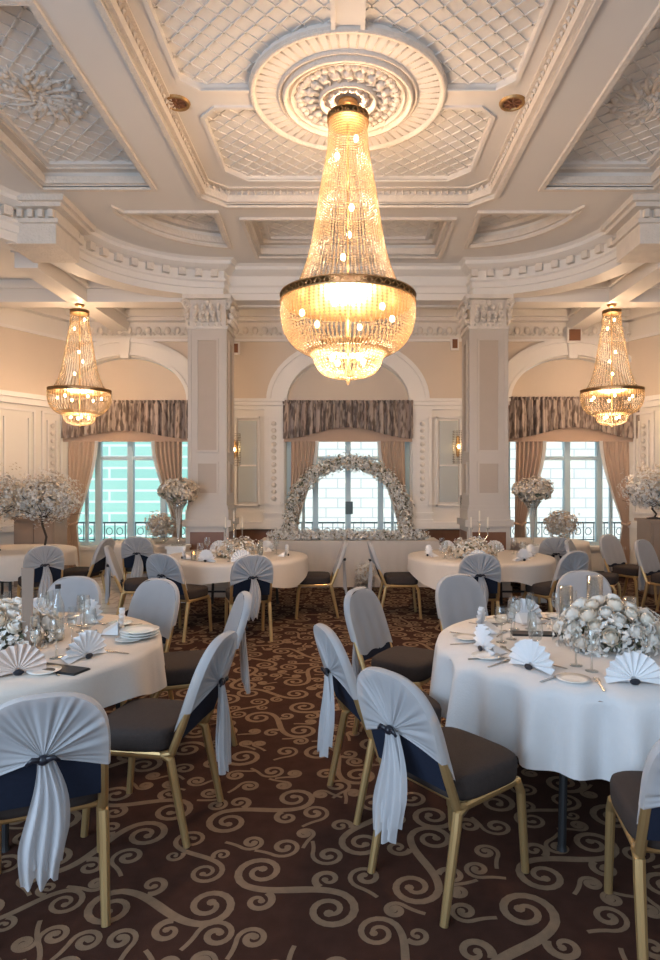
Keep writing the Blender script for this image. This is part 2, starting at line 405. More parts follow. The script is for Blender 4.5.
# mouldings around recesses
mo = MB()
for poly in (octo, side[-1], side[1], sect[-1], sect[1], rear):
    rim(mo, poly, 0.05, H - 0.03, H + 0.01, out=0.0)
    rim(mo, poly, -0.045, H + 0.02, H + 0.10)
    rim(mo, poly, -0.085, HR - 0.06, HR)
mo.build('recess_moulding', M['orn'], ceiling)
mo = MB()
for i in range(8):                       # egg-and-dart blocks on the octagon's inner face
    a = Vector(octo[i]); b = Vector(octo[(i + 1) % 8]); L = (b - a).length; n_ = max(1, int(L / 0.075)); d = (b - a) / n_
    nn = Vector((-d.y, d.x)).normalized() * 0.05
    for k in range(n_):
        c = a + d * (k + .5) + nn; mo.octa((c.x, c.y, H + 0.125), 0.022, 0.03)
mo.build('egg_moulding', M['orn'], ceiling)
# panels inside the octagon
def quad_panel(sx, sy):
    x0, x1 = 0.13, 1.44
    R = 0.88; y0 = 0.14; y1 = 1.50; c = 0.22
    if sy > 0: x1 = 1.36
    pts = []
    a0 = math.asin(y0 / R); a1 = math.acos(x0 / R)
    pts += [(R * math.cos(a0 + (a1 - a0) * k / 14), R * math.sin(a0 + (a1 - a0) * k / 14)) for k in range(15)]
    pts += [(x0, y1), (x1 - c, y1), (x1, y1 - c), (x1, y0 + 0.14), (x1 - 0.14, y0)]
    return [(sx * x, CY + sy * y) for x, y in pts]
quads = [quad_panel(sx, sy) for sx in (-1, 1) for sy in (-1, 1)]
inner = [(x * 0.985, CY + (y - CY) * 0.985) for x, y in octo]
plate('octagon_field', inner, quads, 0.045, M['ceil'], ceiling, at=HR - 0.045)
la = MB()
for q in quads:
    lattice(la, q, HR, 0.125, 0.016, 0.010)
    rim(la, q, 0.035, HR - 0.065, HR - 0.04)
for s in (-1, 1): lattice(la, side[s], HR, 0.14, 0.016, 0.010); lattice(la, sect[s], HR, 0.14, 0.016, 0.010)
lattice(la, rear, HR, 0.14, 0.016, 0.010)
la.build('lattice_relief', M['ceil'], ceiling)
fr = MB()
for s in (-1, 1):
    r_ = side[s]; xs = sorted(p[0] for p in r_); ip = rect(xs[0] + .14, xs[-1] - .14, 4.4, 6.77); rim(fr, ip, 0.05, HR - 0.04, HR)
ip = rect(-1.1, 1.1, 7.93, 8.84); rim(fr, ip, 0.05, HR - 0.04, HR)
fr.build('inner_frame', M['ceil'], ceiling)
def ring(mb, cx, cy, r, w, z0, z1, seg=56, mi=0):
    vs = []
    for k in range(seg):
        a = 2 * PI * k / seg
        for rr, zz in ((r - w / 2, z1), (r - w / 4, z0), (r + w / 4, z0), (r + w / 2, z1)): vs.append((cx + rr * math.cos(a), cy + rr * math.sin(a), zz))
    fs = [(i * 4 + k, ((i + 1) % seg) * 4 + k, ((i + 1) % seg) * 4 + k + 1, i * 4 + k + 1) for i in range(seg) for k in range(3)]
    mb.add(vs, fs, mi)
me_ = MB()
ring(me_, 0, CY, 0.86, 0.06, HR - 0.075, HR - 0.04); ring(me_, 0, CY, 0.62, 0.03, HR - 0.07, HR - 0.04)
for k in range(60):
    a = 2 * PI * k / 60; me_.obox((.65 * math.cos(a), CY + .65 * math.sin(a)), (.82 * math.cos(a), CY + .82 * math.sin(a)), .022, HR - .046, HR - .04)
ring(me_, 0, CY, 0.57, 0.05, HR - 0.10, HR - 0.04)
ring(me_, 0, CY, 0.51, 0.025, HR - 0.08, HR - 0.04); ring(me_, 0, CY, 0.25, 0.04, HR - 0.10, HR - 0.04)
for k in range(40):
    a = 2 * PI * k / 40; me_.ball((0.44 * math.cos(a), CY + 0.44 * math.sin(a), HR - 0.055), 0.036, 6, 4, (1, 1, .7))
for k in range(20):
    a = 2 * PI * k / 20
    me_.ball((0.35 * math.cos(a), CY + 0.35 * math.sin(a), HR - 0.055), 0.05, 7, 4, (1, 1, .7))
    me_.tube([(0.27 * math.cos(a), CY + 0.27 * math.sin(a), HR - .06), (0.32 * math.cos(a + .12), CY + 0.32 * math.sin(a + .12), HR - .075), (0.40 * math.cos(a), CY + 0.40 * math.sin(a), HR - .06), (0.48 * math.cos(a + .1), CY + 0.48 * math.sin(a + .1), HR - .055)], 0.014, 5)
for k in range(14):
    a = 2 * PI * k / 14; me_.ball((0.16 * math.cos(a), CY + 0.16 * math.sin(a), HR - 0.055), 0.045, 6, 4, (1, 1, .8))
me_.build('centre_rose', M['orn'], ceiling, smooth=True)
ro = MB()
for s in (-1, 1):
    for k in range(70):
        a = random.random() * 6.28; r = 0.36 * math.sqrt(random.random()); ro.ball((s * 2.80 + r * math.cos(a), 5.65 + r * 1.1 * math.sin(a), HR - 0.005), random.uniform(0.02, 0.04), 6, 4, (1, 1, .8))
    for k in range(16):
        a = 2 * PI * k / 16; ro.tube([(s * 2.80 + rr * math.cos(a + rr * 1.5), 5.65 + rr * 1.1 * math.sin(a + rr * 1.5), HR - 0.005) for rr in (0.1, 0.2, 0.3, 0.40)], [0.022, 0.022, 0.018, 0.008], 5)
ro.build('side_rose', M['orn'], ceiling, smooth=True)

# nave outline with rounded corners, aisle ceilings outside it
def nave(off=0.0):
    pts = []
    right = [(4.65, -2), (4.65, 5.3), (3.98, 7.05), (3.50, 7.70)]
    a = [(1.9 + 1.6 * math.cos(t * PI / 2 / 20), 7.7 + 1.55 * math.sin(t * PI / 2 / 20)) for t in range(1, 21)]
    r = right + a + [(1.86, 9.25), (1.84, 9.50)]
    return r + [(-x, y) for x, y in reversed(r)]
nv = nave()
plate('aisle_ceiling', [(-6.2, -2)] + [p for p in reversed(nv)] + [(6.2, -2), (6.2, YF + .1), (-6.2, YF + .1)], [], H - HC, M['ceil'], ceiling, at=HC)
ent = empty('trim_1', kind='structure')
def sweep(mb, path, prof, mi=0, flipn=1):
    P = [Vector(p) for p in path]; n = len(P); vs = []
    for i in range(n):
        d1 = (P[i] - P[i - 1]).normalized() if i else (P[1] - P[0]).normalized()
        d2 = (P[i + 1] - P[i]).normalized() if i < n - 1 else d1
        n1 = Vector((-d1.y, d1.x)); n2 = Vector((-d2.y, d2.x)); m_ = (n1 + n2); m_ = m_ / max(0.4, m_.length_squared / 2) * flipn
        for d, z in prof: q = P[i] + m_ * d; vs.append((q.x, q.y, z))
    k = len(prof)
    mb.add(vs, [(i * k + j, (i + 1) * k + j, (i + 1) * k + (j + 1) % k, i * k + (j + 1) % k) for i in range(n - 1) for j in range(k)], mi)
E = MB()
sweep(E, nv, [(-0.30, HE), (0.0, HE), (0.0, HE + .10), (0.02, HE + .11), (0.02, HE + .19), (0.05, HE + .21), (0.05, HE + .24), (0.015, HE + .25), (0.015, HE + .36), (0.08, HE + .38), (0.15, HE + .42), (0.15, HE + .47), (0.20, H), (-0.30, H)])
E.build('entablature', M['trim'], ent)
D = MB()
for i in range(len(nv) - 1):
    a = Vector(nv[i]); b = Vector(nv[i + 1]); 
    if (a.y < 5 and b.y < 5): continue
    L = (b - a).length
acc = 0; step = 0.24
for i in range(len(nv) - 1):
    a = Vector(nv[i]); b = Vector(nv[i + 1]); L = (b - a).length; d = (b - a) / L; nr = Vector((-d.y, d.x))
    t = (step - acc) if acc else 0
    while t < L:
        p = a + d * t
        if 5 < p.y < 9.3: D.obox(p + nr * 0.01, p + nr * 0.085, 0.10, HE + .262, HE + .362)
        t += step
    acc = L - (t - step)
D.build('modillion_row', M['orn'], ent)
for s in (-1, 1):
    B = MB()
    B.box(*sorted((s * 3.40, s * 3.98)), 7.22, 7.85, HE - .012, HE + .22); B.box(*sorted((s * 3.36, s * 4.02)), 7.18, 7.89, HE + .22, HE + .27)
    B.box(*sorted((s * 3.40, s * 3.98)), 7.22, 7.85, HE + .27, HE + .38); B.box(*sorted((s * 3.30, s * 4.06)), 7.12, 7.95, HE + .38, HE + .43)
    B.box(*sorted((s * 3.25, s * 4.10)), 7.07, 7.98, HE + .43, H)
    for k in range(5): B.box(s * 3.69 - .26 + k * .12, s * 3.69 - .20 + k * .12, 7.16, 7.23, HE + .28, HE + .37)
    B.build('corner_block', M['orn'], ent)
# aisle beams
bm_ = empty('trim_2', kind='structure')
for s in (-1, 1):
    B = MB(); B.box(*sorted((s * 2.1, s * 6.15)), 9.38, 9.68, HE - .06, HC); B.box(*sorted((s * 2.1, s * 6.15)), 9.33, 9.73, HC - .14, HC - .09)
    B.build('beam', M['trim'], bm_)
    B = MB(); B.box(s * 4.1 - .15, s * 4.1 + .15, 7.9, 9.38, HE - .06, HC); B.box(s * 4.1 - .15, s * 4.1 + .15, 9.68, YF, HE - .06, HC)
    B.box(s * 4.1 - .20, s * 4.1 + .20, 7.9, 9.33, HC - .14, HC - .09); B.box(s * 4.1 - .20, s * 4.1 + .20, 9.73, YF, HC - .14, HC - .09)
    B.build('beam', M['trim'], bm_)
B = MB(); B.box(-1.8, 1.8, 9.78, 9.84, HE - .02, HC); B.build('beam', M['trim'], bm_)

# ------------------------------------------------------------------ far wall with three arched windows
WX = (-4.0, 0.0, 4.03); SP = 3.14; SILL = 0.55
def arch_hole(cx, hw, z0, zs, rise, n=28):
    return [(cx - hw, z0), (cx + hw, z0)] + [(cx + hw * math.cos(PI * k / n), zs + rise * math.sin(PI * k / n)) for k in range(n + 1)]
wf = empty('wall_back', kind='structure')
plate('wall_panel', [(-5.12, 0), (5.12, 0), (5.12, HC), (-5.12, HC)], [arch_hole(c, 1.13, SILL, SP, 0.84) for c in WX], 0.32, M['wall'], wf, plane='XZ', at=YF)
# peach paint field above the cornice line
fields = []
edges = [-5.1] + [v for c in WX for v in (c - 1.46, c + 1.46)] + [5.1]
def spandrel(x0, x1, aL, aR):
    """peach wall between two arches: aL / aR are centres of the arches at the two ends (or None)"""
    top = 4.27; pts = []
    if aL is None: pts += [(x0, top), (x0, SP + .06)]
    else: pts += [(aL + 1.47 * math.cos(a), SP + .06 + 1.12 * math.sin(a)) for a in [PI / 2 - (PI / 2) * k / 16 for k in range(17)]]
    if aR is None: pts += [(x1, SP + .06), (x1, top)]
    else: pts += [(aR - 1.47 * math.cos(a), SP + .06 + 1.12 * math.sin(a)) for a in [(PI / 2) * k / 16 for k in range(17)]]
    return pts
pf = MB()
def xz_prism(mb, poly, y0, y1, mi=0):
    n = len(poly); vs = [(x, y0, z) for x, z in poly] + [(x, y1, z) for x, z in poly]
    mb.add(vs, [tuple(range(n)), tuple(range(n, 2 * n))[::-1]] + [(i, n + i, n + (i + 1) % n, (i + 1) % n) for i in range(n)], mi)
for (aL, aR, x0, x1) in ((None, WX[0], -5.1, 0), (WX[0], WX[1], 0, 0), (WX[1], WX[2], 0, 0), (WX[2], None, 0, 5.1)):
    xz_prism(pf, spandrel(x0, x1, aL, aR), YF - .012, YF + .01)
pf.build('peach_field', M['peach'], wf)
tr = MB()
def arch_band(mb, cx, r0, e0, r1, e1, y0, y1, zs, n=28):
    vs = []
    for k in range(n + 1):
        a = PI * k / n; c, s_ = math.cos(a), math.sin(a)
        vs += [(cx + r0 * c, y0, zs + e0 * s_), (cx + r1 * c, y0, zs + e1 * s_), (cx + r1 * c, y1, zs + e1 * s_), (cx + r0 * c, y1, zs + e0 * s_)]
    fs = [(i * 4 + k, (i + 1) * 4 + k, (i + 1) * 4 + (k + 1) % 4, i * 4 + (k + 1) % 4) for i in range(n) for k in range(4)]
    mb.add(vs, fs)
for c in WX:
    arch_band(tr, c, 1.12, 0.83, 1.45, 1.10, YF - .05, YF + .02, SP + .04)
    arch_band(tr, c, 1.39, 1.05, 1.47, 1.13, YF - .08, YF + .02, SP + .04)
    arch_band(tr, c, 1.10, 0.82, 1.17, 0.88, YF - .075, YF + .3, SP + .04)
    tr.add([(c - .10, YF - .12, 4.30), (c + .10, YF - .12, 4.30), (c + .07, YF - .12, 3.93), (c - .07, YF - .12, 3.93), (c - .10, YF, 4.30), (c + .10, YF, 4.30), (c + .07, YF, 3.93), (c - .07, YF, 3.93)],
           [(0, 3, 2, 1), (0, 1, 5, 4), (1, 2, 6, 5), (2, 3, 7, 6), (3, 0, 4, 7)])
tr.build('arch_trim', M['trim'], wf)
ce = MB()
for i in range(4):                                     # cornice at springing level between the windows
    x0 = -5.12 if i == 0 else WX[i - 1] + 1.13; x1 = 5.12 if i == 3 else WX[i] - 1.13
    ce.box(x0, x1, YF - .16, YF, SP + .02, SP + .07); ce.box(x0, x1, YF - .11, YF, SP - .05, SP + .02); ce.box(x0, x1, YF - .05, YF, SP - .12, SP - .05)
ce.box(-5.12, 5.12, YF - .05, YF, 4.25, 4.30); ce.box(-5.12, 5.12, YF - .14, YF, 4.60, 4.66); ce.box(-5.12, 5.12, YF - .22, YF, 4.66, HC)
ce.build('cornice', M['trim'], wf)
oz = MB()
for k in range(58):
    x = -5.0 + k * 0.175; oz.ball((x, YF - .02, 4.45), 0.07, 7, 5, (0.8, .5, 1)); oz.tube([(x + .05, YF - .03, 4.36), (x + .0875, YF - .05, 4.41), (x + .125, YF - .03, 4.36)], 0.014, 5)
oz.build('frieze_relief', M['orn'], wf, smooth=True)
pn = MB(); rel = MB(); mp_ = MB(); dado = MB()
for i in range(4):
    x0 = -5.12 if i == 0 else WX[i - 1] + 1.15; x1 = 5.12 if i == 3 else WX[i] - 1.15
    if i in (0, 3): segs = []
    else: segs = [(x0, x0 + .36), (x1 - .36, x1)]
    for (a, b) in segs:                                 # ornamented pilasters flanking the windows
        pn.box(a + .01, b, YF - .09, YF, 1.0, SP - .12)
        for z in (1.0, 1.12): pn.box(a - .01, b + .02, YF - .12, YF, z, z + .05)
        pn.box(a + .06, b - .05, YF - .105, YF - .085, 1.28, 1.31); pn.box(a + .06, b - .05, YF - .105, YF - .085, 2.86, 2.89)
        pn.box(a + .06, a + .08, YF - .105, YF - .085, 1.28, 2.89); pn.box(b - .07, b - .05, YF - .105, YF - .085, 1.28, 2.89)
        for k in range(12): rel.ball(((a + b) / 2, YF - .10, 1.42 + k * .122), 0.045, 7, 5, (1.1, .5, 1))
    if segs:
        a, b = segs[0][1] + .08, segs[1][0] - .08
        for (p, q) in (((b - .45, b),) if i == 1 else ((a, a + .45),)):
            mp_.box(p + .06, q - .06, YF - .03, YF - .012, 1.36, 2.82)
            for (u0, u1, w0, w1) in ((p, p + .035, 1.28, 2.9), (q - .035, q, 1.28, 2.9), (p, q, 1.28, 1.315), (p, q, 2.865, 2.9), (p + .06, q - .06, 2.0, 2.03)): pn.box(u0, u1, YF - .05, YF, w0, w1)
        dado.box(x0, x1, YF - .03, YF, 0.14, 0.86)
        pn.box(x0, x1, YF - .13, YF, 0.88, 1.0)
for s in (-1, 1):
    pass
pn.build('wall_moulding', M['trim'], wf); rel.build('pilaster_relief', M['orn'], wf, smooth=True)
mp_.build('satin_panel', M['mirror'], wf); dado.build('wood_dado', M['wood'], wf)
bb = MB(); bb.box(-5.12, 5.12, YF - .035, YF, 0.0, 0.11); tag(bb.build('baseboard_back', M['black']), kind='structure')

# canted and side walls
for s, nm in ((-1, 'left'), (1, 'right')):
    w = empty('wall_' + nm, kind='structure')
    B = MB(); B.obox((s * 5.12, YF + .02), (s * 6.12, 9.4), 0.12, 0, HC); B.obox((s * 6.12, 9.4), (s * 6.12, -2), 0.12, 0, HC); B.build('wall_panel', M['wall'], w)
    d = Vector((s * 1.0, -1.8)).normalized(); nn = Vector((-d.y, d.x)) * (1 if s < 0 else -1)
    if nn.x * s > 0: nn = -nn
    P0 = Vector((s * 5.12, YF)) + nn * 0.06
    T = MB(); R_ = MB(); Pn = MB()
    def seg(mb, t0, t1, z0, z1, th, off=0): 
        a = P0 + d * t0 + nn * (th / 2 + off); b = P0 + d * t1 + nn * (th / 2 + off); mb.obox(a, b, th, z0, z1)
    seg(T, 0, 2.0, SP - .12, SP - .02, .08); seg(T, 0, 2.0, SP - .02, SP + .06, .15); seg(T, 0, 2.05, .9, 1.0, .06)
    seg(T, 0, 2.0, 4.6, HC, .16); seg(T, 0, 2.0, 4.25, 4.3, .04)
    seg(Pn, 0, 2.05, SP + .06, 4.25, .012)
    for (t0, t1) in ((0.1, .5), (.62, 1.28), (1.4, 1.9)):
        for (u0, u1, z0, z1) in ((t0, t0 + .04, 1.15, 2.95), (t1 - .04, t1, 1.15, 2.95), (t0, t1, 1.15, 1.19), (t0, t1, 2.91, 2.95), (t0 + .1, t0 + .13, 1.3, 2.8), (t1 - .13, t1 - .1, 1.3, 2.8)): seg(T, u0, u1, z0, z1, .03)
    for k in range(11):
        c = P0 + d * .3 + nn * .03; R_.ball((c.x, c.y, 1.4 + k * .13), 0.045, 6, 4)
    T.build('wall_moulding', M['trim'], w); R_.build('pilaster_relief', M['orn'], w, smooth=True); Pn.build('peach_field', M['peach'], w)
    T = MB()
    for y in (0.5, 2.7, 4.9, 7.1):
        for (y0, y1, z0, z1) in ((y, y + .05, 1.15, 2.95), (y + 1.75, y + 1.8, 1.15, 2.95), (y, y + 1.8, 1.15, 1.2), (y, y + 1.8, 2.9, 2.95)):
            T.box(*sorted((s * 6.06, s * 6.03)), y0, y1, z0, z1)
    T.box(*sorted((s * 6.06, s * 5.93)), -2, 9.35, SP - .06, SP + .06); T.box(*sorted((s * 6.06, s * 6.01)), -2, 9.35, .9, 1.0)
    T.build('wall_moulding', M['trim'], w)
    B = MB(); B.box(*sorted((s * 6.06, s * 6.035)), -2, 9.35, 0, .11); tag(B.build('baseboard_' + nm, M['black']), kind='structure')

# windows
for i, c in enumerate(WX):
    w = empty('window_%d' % (i + 1), (c, 0, 0), kind='structure')
    F = MB(); Y = YF + .20
    F.box(-1.13, -1.05, Y, Y + .1, SILL, 3.05); F.box(1.05, 1.13, Y, Y + .1, SILL, 3.05)
    F.box(-1.05, 1.05, Y, Y + .1, SILL, SILL + .07); F.box(-1.05, 1.05, Y, Y + .1, 2.95, 3.05)
    F.box(-.05, .05, Y - .02, Y + .1, SILL + .07, 2.95); F.box(-.55, .55, Y + .005, Y + .09, 2.12, 2.19)
    for x in (-.60, .60): F.box(x - .05, x + .05, Y, Y + .1, SILL + .07, 2.95)
    for x in (-.82, .82): F.box(x - .025, x + .025, Y + .02, Y + .08, SILL + .07, 2.95)
    F.build('window_frame', M['frame_w'], w)
    G = MB(); G.box(-1.05, 1.05, Y + .045, Y + .05, SILL + .07, 2.95); G.build('pane', M['pane'], w)
    B = MB(); B.box(-1.17, 1.17, YF - .06, YF + .3, SILL - .05, SILL + .005); B.build('window_sill', M['trim'], w)
    T = MB(); xz_prism(T, [(x - c, z) for x, z in arch_hole(c, 1.12, 2.9, SP, .83)], YF + .13, YF + .16); T.build('tympanum', M['peach'], w)
    P = MB(); P.box(-1.0, 1.0, YF - .012, YF, .16, SILL - .08); P.build('under_sill_panel', M['wall'], w)

# columns
def column(x, label_y=9.55):
    c = empty('column', (x, label_y, 0), kind='structure')
    B = MB(); hw = .29
    B.box(-hw, hw, -hw, hw, 1.15, 4.02)
    B.box(-hw - .03, hw + .03, -hw - .03, hw + .03, 1.15, 1.30); B.box(-hw - .015, hw + .015, -hw - .015, hw + .015, 1.30, 1.36)
    for (z0, z1) in ((1.52, 2.02), (2.16, 3.86)):
        for sg in (-1, 1):
            y = sg * hw
            for (x0, x1, a, b) in ((-.17, -.14, z0 + .03, z1 - .03), (.14, .17, z0 + .03, z1 - .03), (-.17, .17, z0, z0 + .03), (-.17, .17, z1 - .03, z1)):
                B.box(x0, x1, *sorted((y, y + sg * .02)), a, b); B.box(*sorted((y, y + sg * .02)), x0, x1, a, b)
    for sg in (-1, 1):
        for xx in (-hw, hw - .05): B.box(xx, xx + .05, *sorted((sg * hw, sg * (hw + .012))), 1.36, 4.02)
    B.build('shaft', M['column'], c)
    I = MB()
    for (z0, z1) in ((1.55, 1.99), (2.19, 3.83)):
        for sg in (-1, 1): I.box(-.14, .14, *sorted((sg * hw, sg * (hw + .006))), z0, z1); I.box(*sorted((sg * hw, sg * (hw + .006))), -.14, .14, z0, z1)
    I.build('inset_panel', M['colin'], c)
    K = MB(); K.box(-hw - .02, hw + .02, -hw - .02, hw + .02, 4.0, 4.04); K.box(-hw + .02, hw - .02, -hw + .02, hw - .02, 4.04, 4.46)
    K.box(-hw - .07, hw + .07, -hw - .07, hw + .07, 4.44, 4.50)
    for sx in (-1, 1):
        for sy in (-1, 1):
            pts = []
            for k in range(18):
                t = k / 17; a = t * 3.6 * PI; r = .085 * (1 - t * .8)
                pts.append((sx * (hw + .02 + r * math.cos(a) * .7), sy * (hw + .02 + r * math.cos(a) * .7), 4.36 + r * math.sin(a)))
            K.tube(pts, .022, 6)
    for a in range(4):
        R = Matrix.Rotation(a * PI / 2, 3, 'Z')
        for row, (zb, hh, n_) in enumerate(((4.05, .17, 5), (4.14, .2, 4))):
            for k in range(n_):
                u = -hw + .06 + (k + .5) * (2 * hw - .12) / n_
                for q in ((0, 0, .0), (0, .04, .5), (0, .07, .85), (0, .045, 1.0)):
                    p = R @ Vector((u, -(hw - .01 + q[1]), zb + hh * q[2])); K.ball(p, .034, 6, 4, (1, 1, 1.2))
        p = R @ Vector((0, -(hw + .03), 4.38)); K.ball(p, .05, 8, 5)
    K.build('capital', M['orn'], c, smooth=False)
    Q = MB(); Q.box(-.34, .34, -.34, .34, 0, .16); Q.box(-.32, .32, -.32, .32, .16, 1.05); Q.box(-.36, .36, -.36, .36, 1.05, 1.15)
    Q.build('pedestal', M['column'], c)
    Q = MB()
    for sg in (-1, 1): Q.box(-.25, .25, *sorted((sg * .32, sg * .33)), .25, .97); Q.box(*sorted((sg * .32, sg * .33)), -.25, .25, .25, .97)
    Q.build('pedestal_panel', M['wood'], c)
for x in (-2.10, 2.10): column(x)

# ------------------------------------------------------------------ outside
def facade(name, x0, x1, m, label, y=16.5, wins=()):
    o = empty(name, ((x0 + x1) / 2, y, 0), 0, label, 'building'); hw = (x1 - x0) / 2
    B = MB(); B.box(-hw, hw, 0, 3, -2, 7.5); B.build('wall', m, o)
    for (wx, wz) in wins:
        F = MB(); F.box(wx - .5, wx + .5, -.06, .0, wz - .8, wz + .8); fo = F.build('window', M['frame_w'], o)
        G = MB(); G.box(wx - .42, wx + .42, -.08, -.06, wz - .72, wz + .72); G.build('pane', M['iron'], fo)
facade('building', -9.5, -3.2, M['teal'], 'green building with pale horizontal bands seen through the left-hand window')
facade('building', -3.15, 2.6, M['stone'], 'pale stone building seen through the middle window', wins=((-2.35, 1.9), (2.2, 1.9)))
facade('building', 2.65, 10, M['stone'], 'pale stone building seen through the right-hand window', wins=((8.6, 1.2),))
B = MB(); B.box(-12, 12, YF + .6, 22, -.3, -.2); tag(B.build('street', M['asphalt']), kind='structure')
rl = ['left-hand', 'middle', 'right-hand']
for i, c in enumerate(WX):
    o = empty('balcony_railing', (c, YF + .75, 0), 0, 'dark iron balcony railing outside the %s window' % rl[i], 'railing')
    B = MB(); B.box(-1.3, 1.3, -.02, .02, .92, .95); B.box(-1.3, 1.3, -.02, .02, .6, .62); B.build('rail', M['iron'], o)
    B = MB()
    for k in range(14): B.box(-1.3 + k * .2, -1.285 + k * .2, -.01, .01, -.2, .92)
    for k in range(13):
        B.tube([(-1.2 + k * .2 + .06 * math.cos(a * .7), 0, .77 + .07 * math.sin(a * .7)) for a in range(9)], .008, 5, closed=True)
    B.build('baluster', M['iron'], o)
B = MB(); B.box(-.07, .07, -.03, 0, 1.13, 1.36); B.box(-.055, .055, -.036, -.03, 1.15, 1.34)
tag(B.build('notice', M['iron'], loc=(.02, YF + .17, 0)), 'small dark grey notice fixed at the centre of the middle window frame', 'notice')

# ------------------------------------------------------------------ valances and curtains
for i, c in enumerate(WX):
    nm = rl[i]
    o = empty('valance', (c, YF - .10, 0), 0, 'gathered brown patterned valance over the %s window' % nm, 'valance')
    top = SP + (.0 if i != 2 else .06)
    def fv(u, v):
        x = -1.16 + 2.32 * u; bot = 2.49 + .20 * math.cos((u - .5) * PI) ** 2 * (1 if i else .7); z = top + (bot - top) * v
        return (x, -.04 + .042 * math.sin(u * 2 * PI * 17 + math.sin(u * 31)) + .018 * math.sin(u * 2 * PI * 37 + 1.3) - .03 * v, z)
    B = MB(); B.grid(fv, 220, 8); B.build('gathered_fabric', M['valance'], o, smooth=True)
    B = MB(); B.grid(lambda u, v: (-1.165 + 2.33 * u, -.05 + .034 * math.sin(u * 2 * PI * 30) - .01, top + .035 - .06 * v), 220, 2); B.build('heading', M['valance'], o, smooth=True)
    B = MB(); B.box(-1.15, 1.15, .01, .04, 2.44, top); B.build('pelmet_board', M['curtain'], o)
def curtain(x0t, x1t, x0m, x1m, x0b, x1b, zt, label, y=YF - .07, zm=.95, mt='curtain'):
    def edge(a, m_, b, z):
        if z > zm:
            t = (2.5 - z) / (2.5 - zm); t = t * t * (3 - 2 * t) * .5 + t * t * .5; return a + (m_ - a) * t
        t = (zm - z) / zm; return m_ + (b - m_) * min(1, t * 1.6)
    def fn(u, v):
        z = 2.455 + (zt - 2.455) * v; a = edge(x0t, x0m, x0b, z); b = edge(x1t, x1m, x1b, z)
        w = abs(b - a); return (a + (b - a) * u, y + .032 * math.sin(u * 2 * PI * 6.5) * (0.4 + min(1, w)) + .01 * math.sin(z * 5 + u * 9), z)
    inner = x1t if abs(x1t - x1m) > abs(x0t - x0m) else x0t
    o = empty('curtain', ((x0t + x1t) / 2, y, 0), 0, label, 'curtain')
    def loc(p): return (p[0] - o.location.x, p[1] - y, p[2])
    B = MB(); B.grid(lambda u, v: loc(fn(u, v)), 90, 36); B.build('drape', M[mt], o, smooth=True)
    L = MB(); uu = (0.93, 1.06) if inner == x1t else (-.06, .07)
    L.grid(lambda u, v: loc((fn(uu[0] + (uu[1] - uu[0]) * u, v)[0], fn(0, v)[1] - .02, fn(0, v)[2])), 6, 36); L.build('lining', M['lining'], o, smooth=True)
    T = MB(); zz = zm; a = edge(x0t, x0m, x0b, zz) - .015; b = edge(x1t, x1m, x1b, zz) + .015
    T.tube([loc((a, y - .02, zz + .03)), loc(((a + b) / 2, y - .07, zz)), loc((b, y - .02, zz + .04))], .028, 6); T.build('tieback', M[mt], o)
for i, c in enumerate(WX):
    nm = rl[i]
    if i == 1: curtain(c - 1.02, c - .55, c - 1.04, c - .90, c - 1.04, c - .85, .05, 'beige curtain at the left side of the middle window, tied back', mt='curtain')
    else: curtain(c - 1.02, c - .50, c - 1.04, c - .86, c - 1.06, c - .80, .03, 'peach curtain at the left side of the %s window, tied back' % nm)
    if i == 1: curtain(c + .55, c + 1.02, c + .90, c + 1.04, c + .85, c + 1.08, .05, 'beige curtain at the right side of the middle window, tied back')
    else: curtain(c + .50, c + 1.02, c + .88, c + 1.02, c + .80, c + 1.02, .03, 'peach curtain at the right side of the %s window, tied back' % nm)

# ------------------------------------------------------------------ chandeliers
def interp(tab, t):
    for (t0, v0), (t1, v1) in zip(tab, tab[1:]):
        if t <= t1: f = (t - t0) / (t1 - t0); return v0 + (v1 - v0) * f
    return tab[-1][1]
def smooth_prof(pts, n):
    """Catmull-Rom through (r,z) points"""
    out = []; m_ = len(pts)
    for i in range(n + 1):
        t = i / n * (m_ - 1); k = min(int(t), m_ - 2); f = t - k
        p0, p1, p2, p3 = [pts[max(0, min(m_ - 1, k + d))] for d in (-1, 0, 1, 2)]
        out.append(tuple(0.5 * (2 * b + (c_ - a) * f + (2 * a - 5 * b + 4 * c_ - d_) * f * f + (3 * b - a - 3 * c_ + d_) * f ** 3) for a, b, c_, d_ in zip(p0, p1, p2, p3)))
    return out
def strands(mb, prof, n, br, gap, phase=0.0):
    ds = [0]
    for a, b in zip(prof, prof[1:]): ds.append(ds[-1] + math.hypot(b[0] - a[0], b[1] - a[1]))
    cnt = int(ds[-1] / gap)
    for k in range(n):
        a = 2 * PI * (k + phase) / n; ca, sa = math.cos(a), math.sin(a)
        for j in range(cnt + 1):
            d = ds[-1] * j / cnt; i = 0
            while i < len(ds) - 2 and ds[i + 1] < d: i += 1
            f = (d - ds[i]) / (ds[i + 1] - ds[i]); r = prof[i][0] + (prof[i + 1][0] - prof[i][0]) * f; z = prof[i][1] + (prof[i + 1][1] - prof[i][1]) * f
            mb.octa((r * ca, r * sa, z), br * random.uniform(.8, 1.15), br * 1.15)
def gallery(mb, r, z, h, n, m2=0):
    mb.lathe([(r - .012, z - h / 2), (r + .012, z - h / 2), (r + .015, z - h / 2 + .012), (r, z - h / 2 + .012)], 64)
    mb.lathe([(r, z + h / 2 - .012), (r + .015, z + h / 2 - .012), (r + .012, z + h / 2), (r - .012, z + h / 2)], 64)
    for k in range(n):
        a = 2 * PI * k / n; mb.tube([(r * math.cos(a + q * .5 / n * 6.28 * .8) , r * math.sin(a + q * .5 / n * 6.28 * .8), z + zz) for q, zz in ((-1, 0), (0, h * .42), (1, 0), (0, -h * .42))], .007, 4, closed=True)
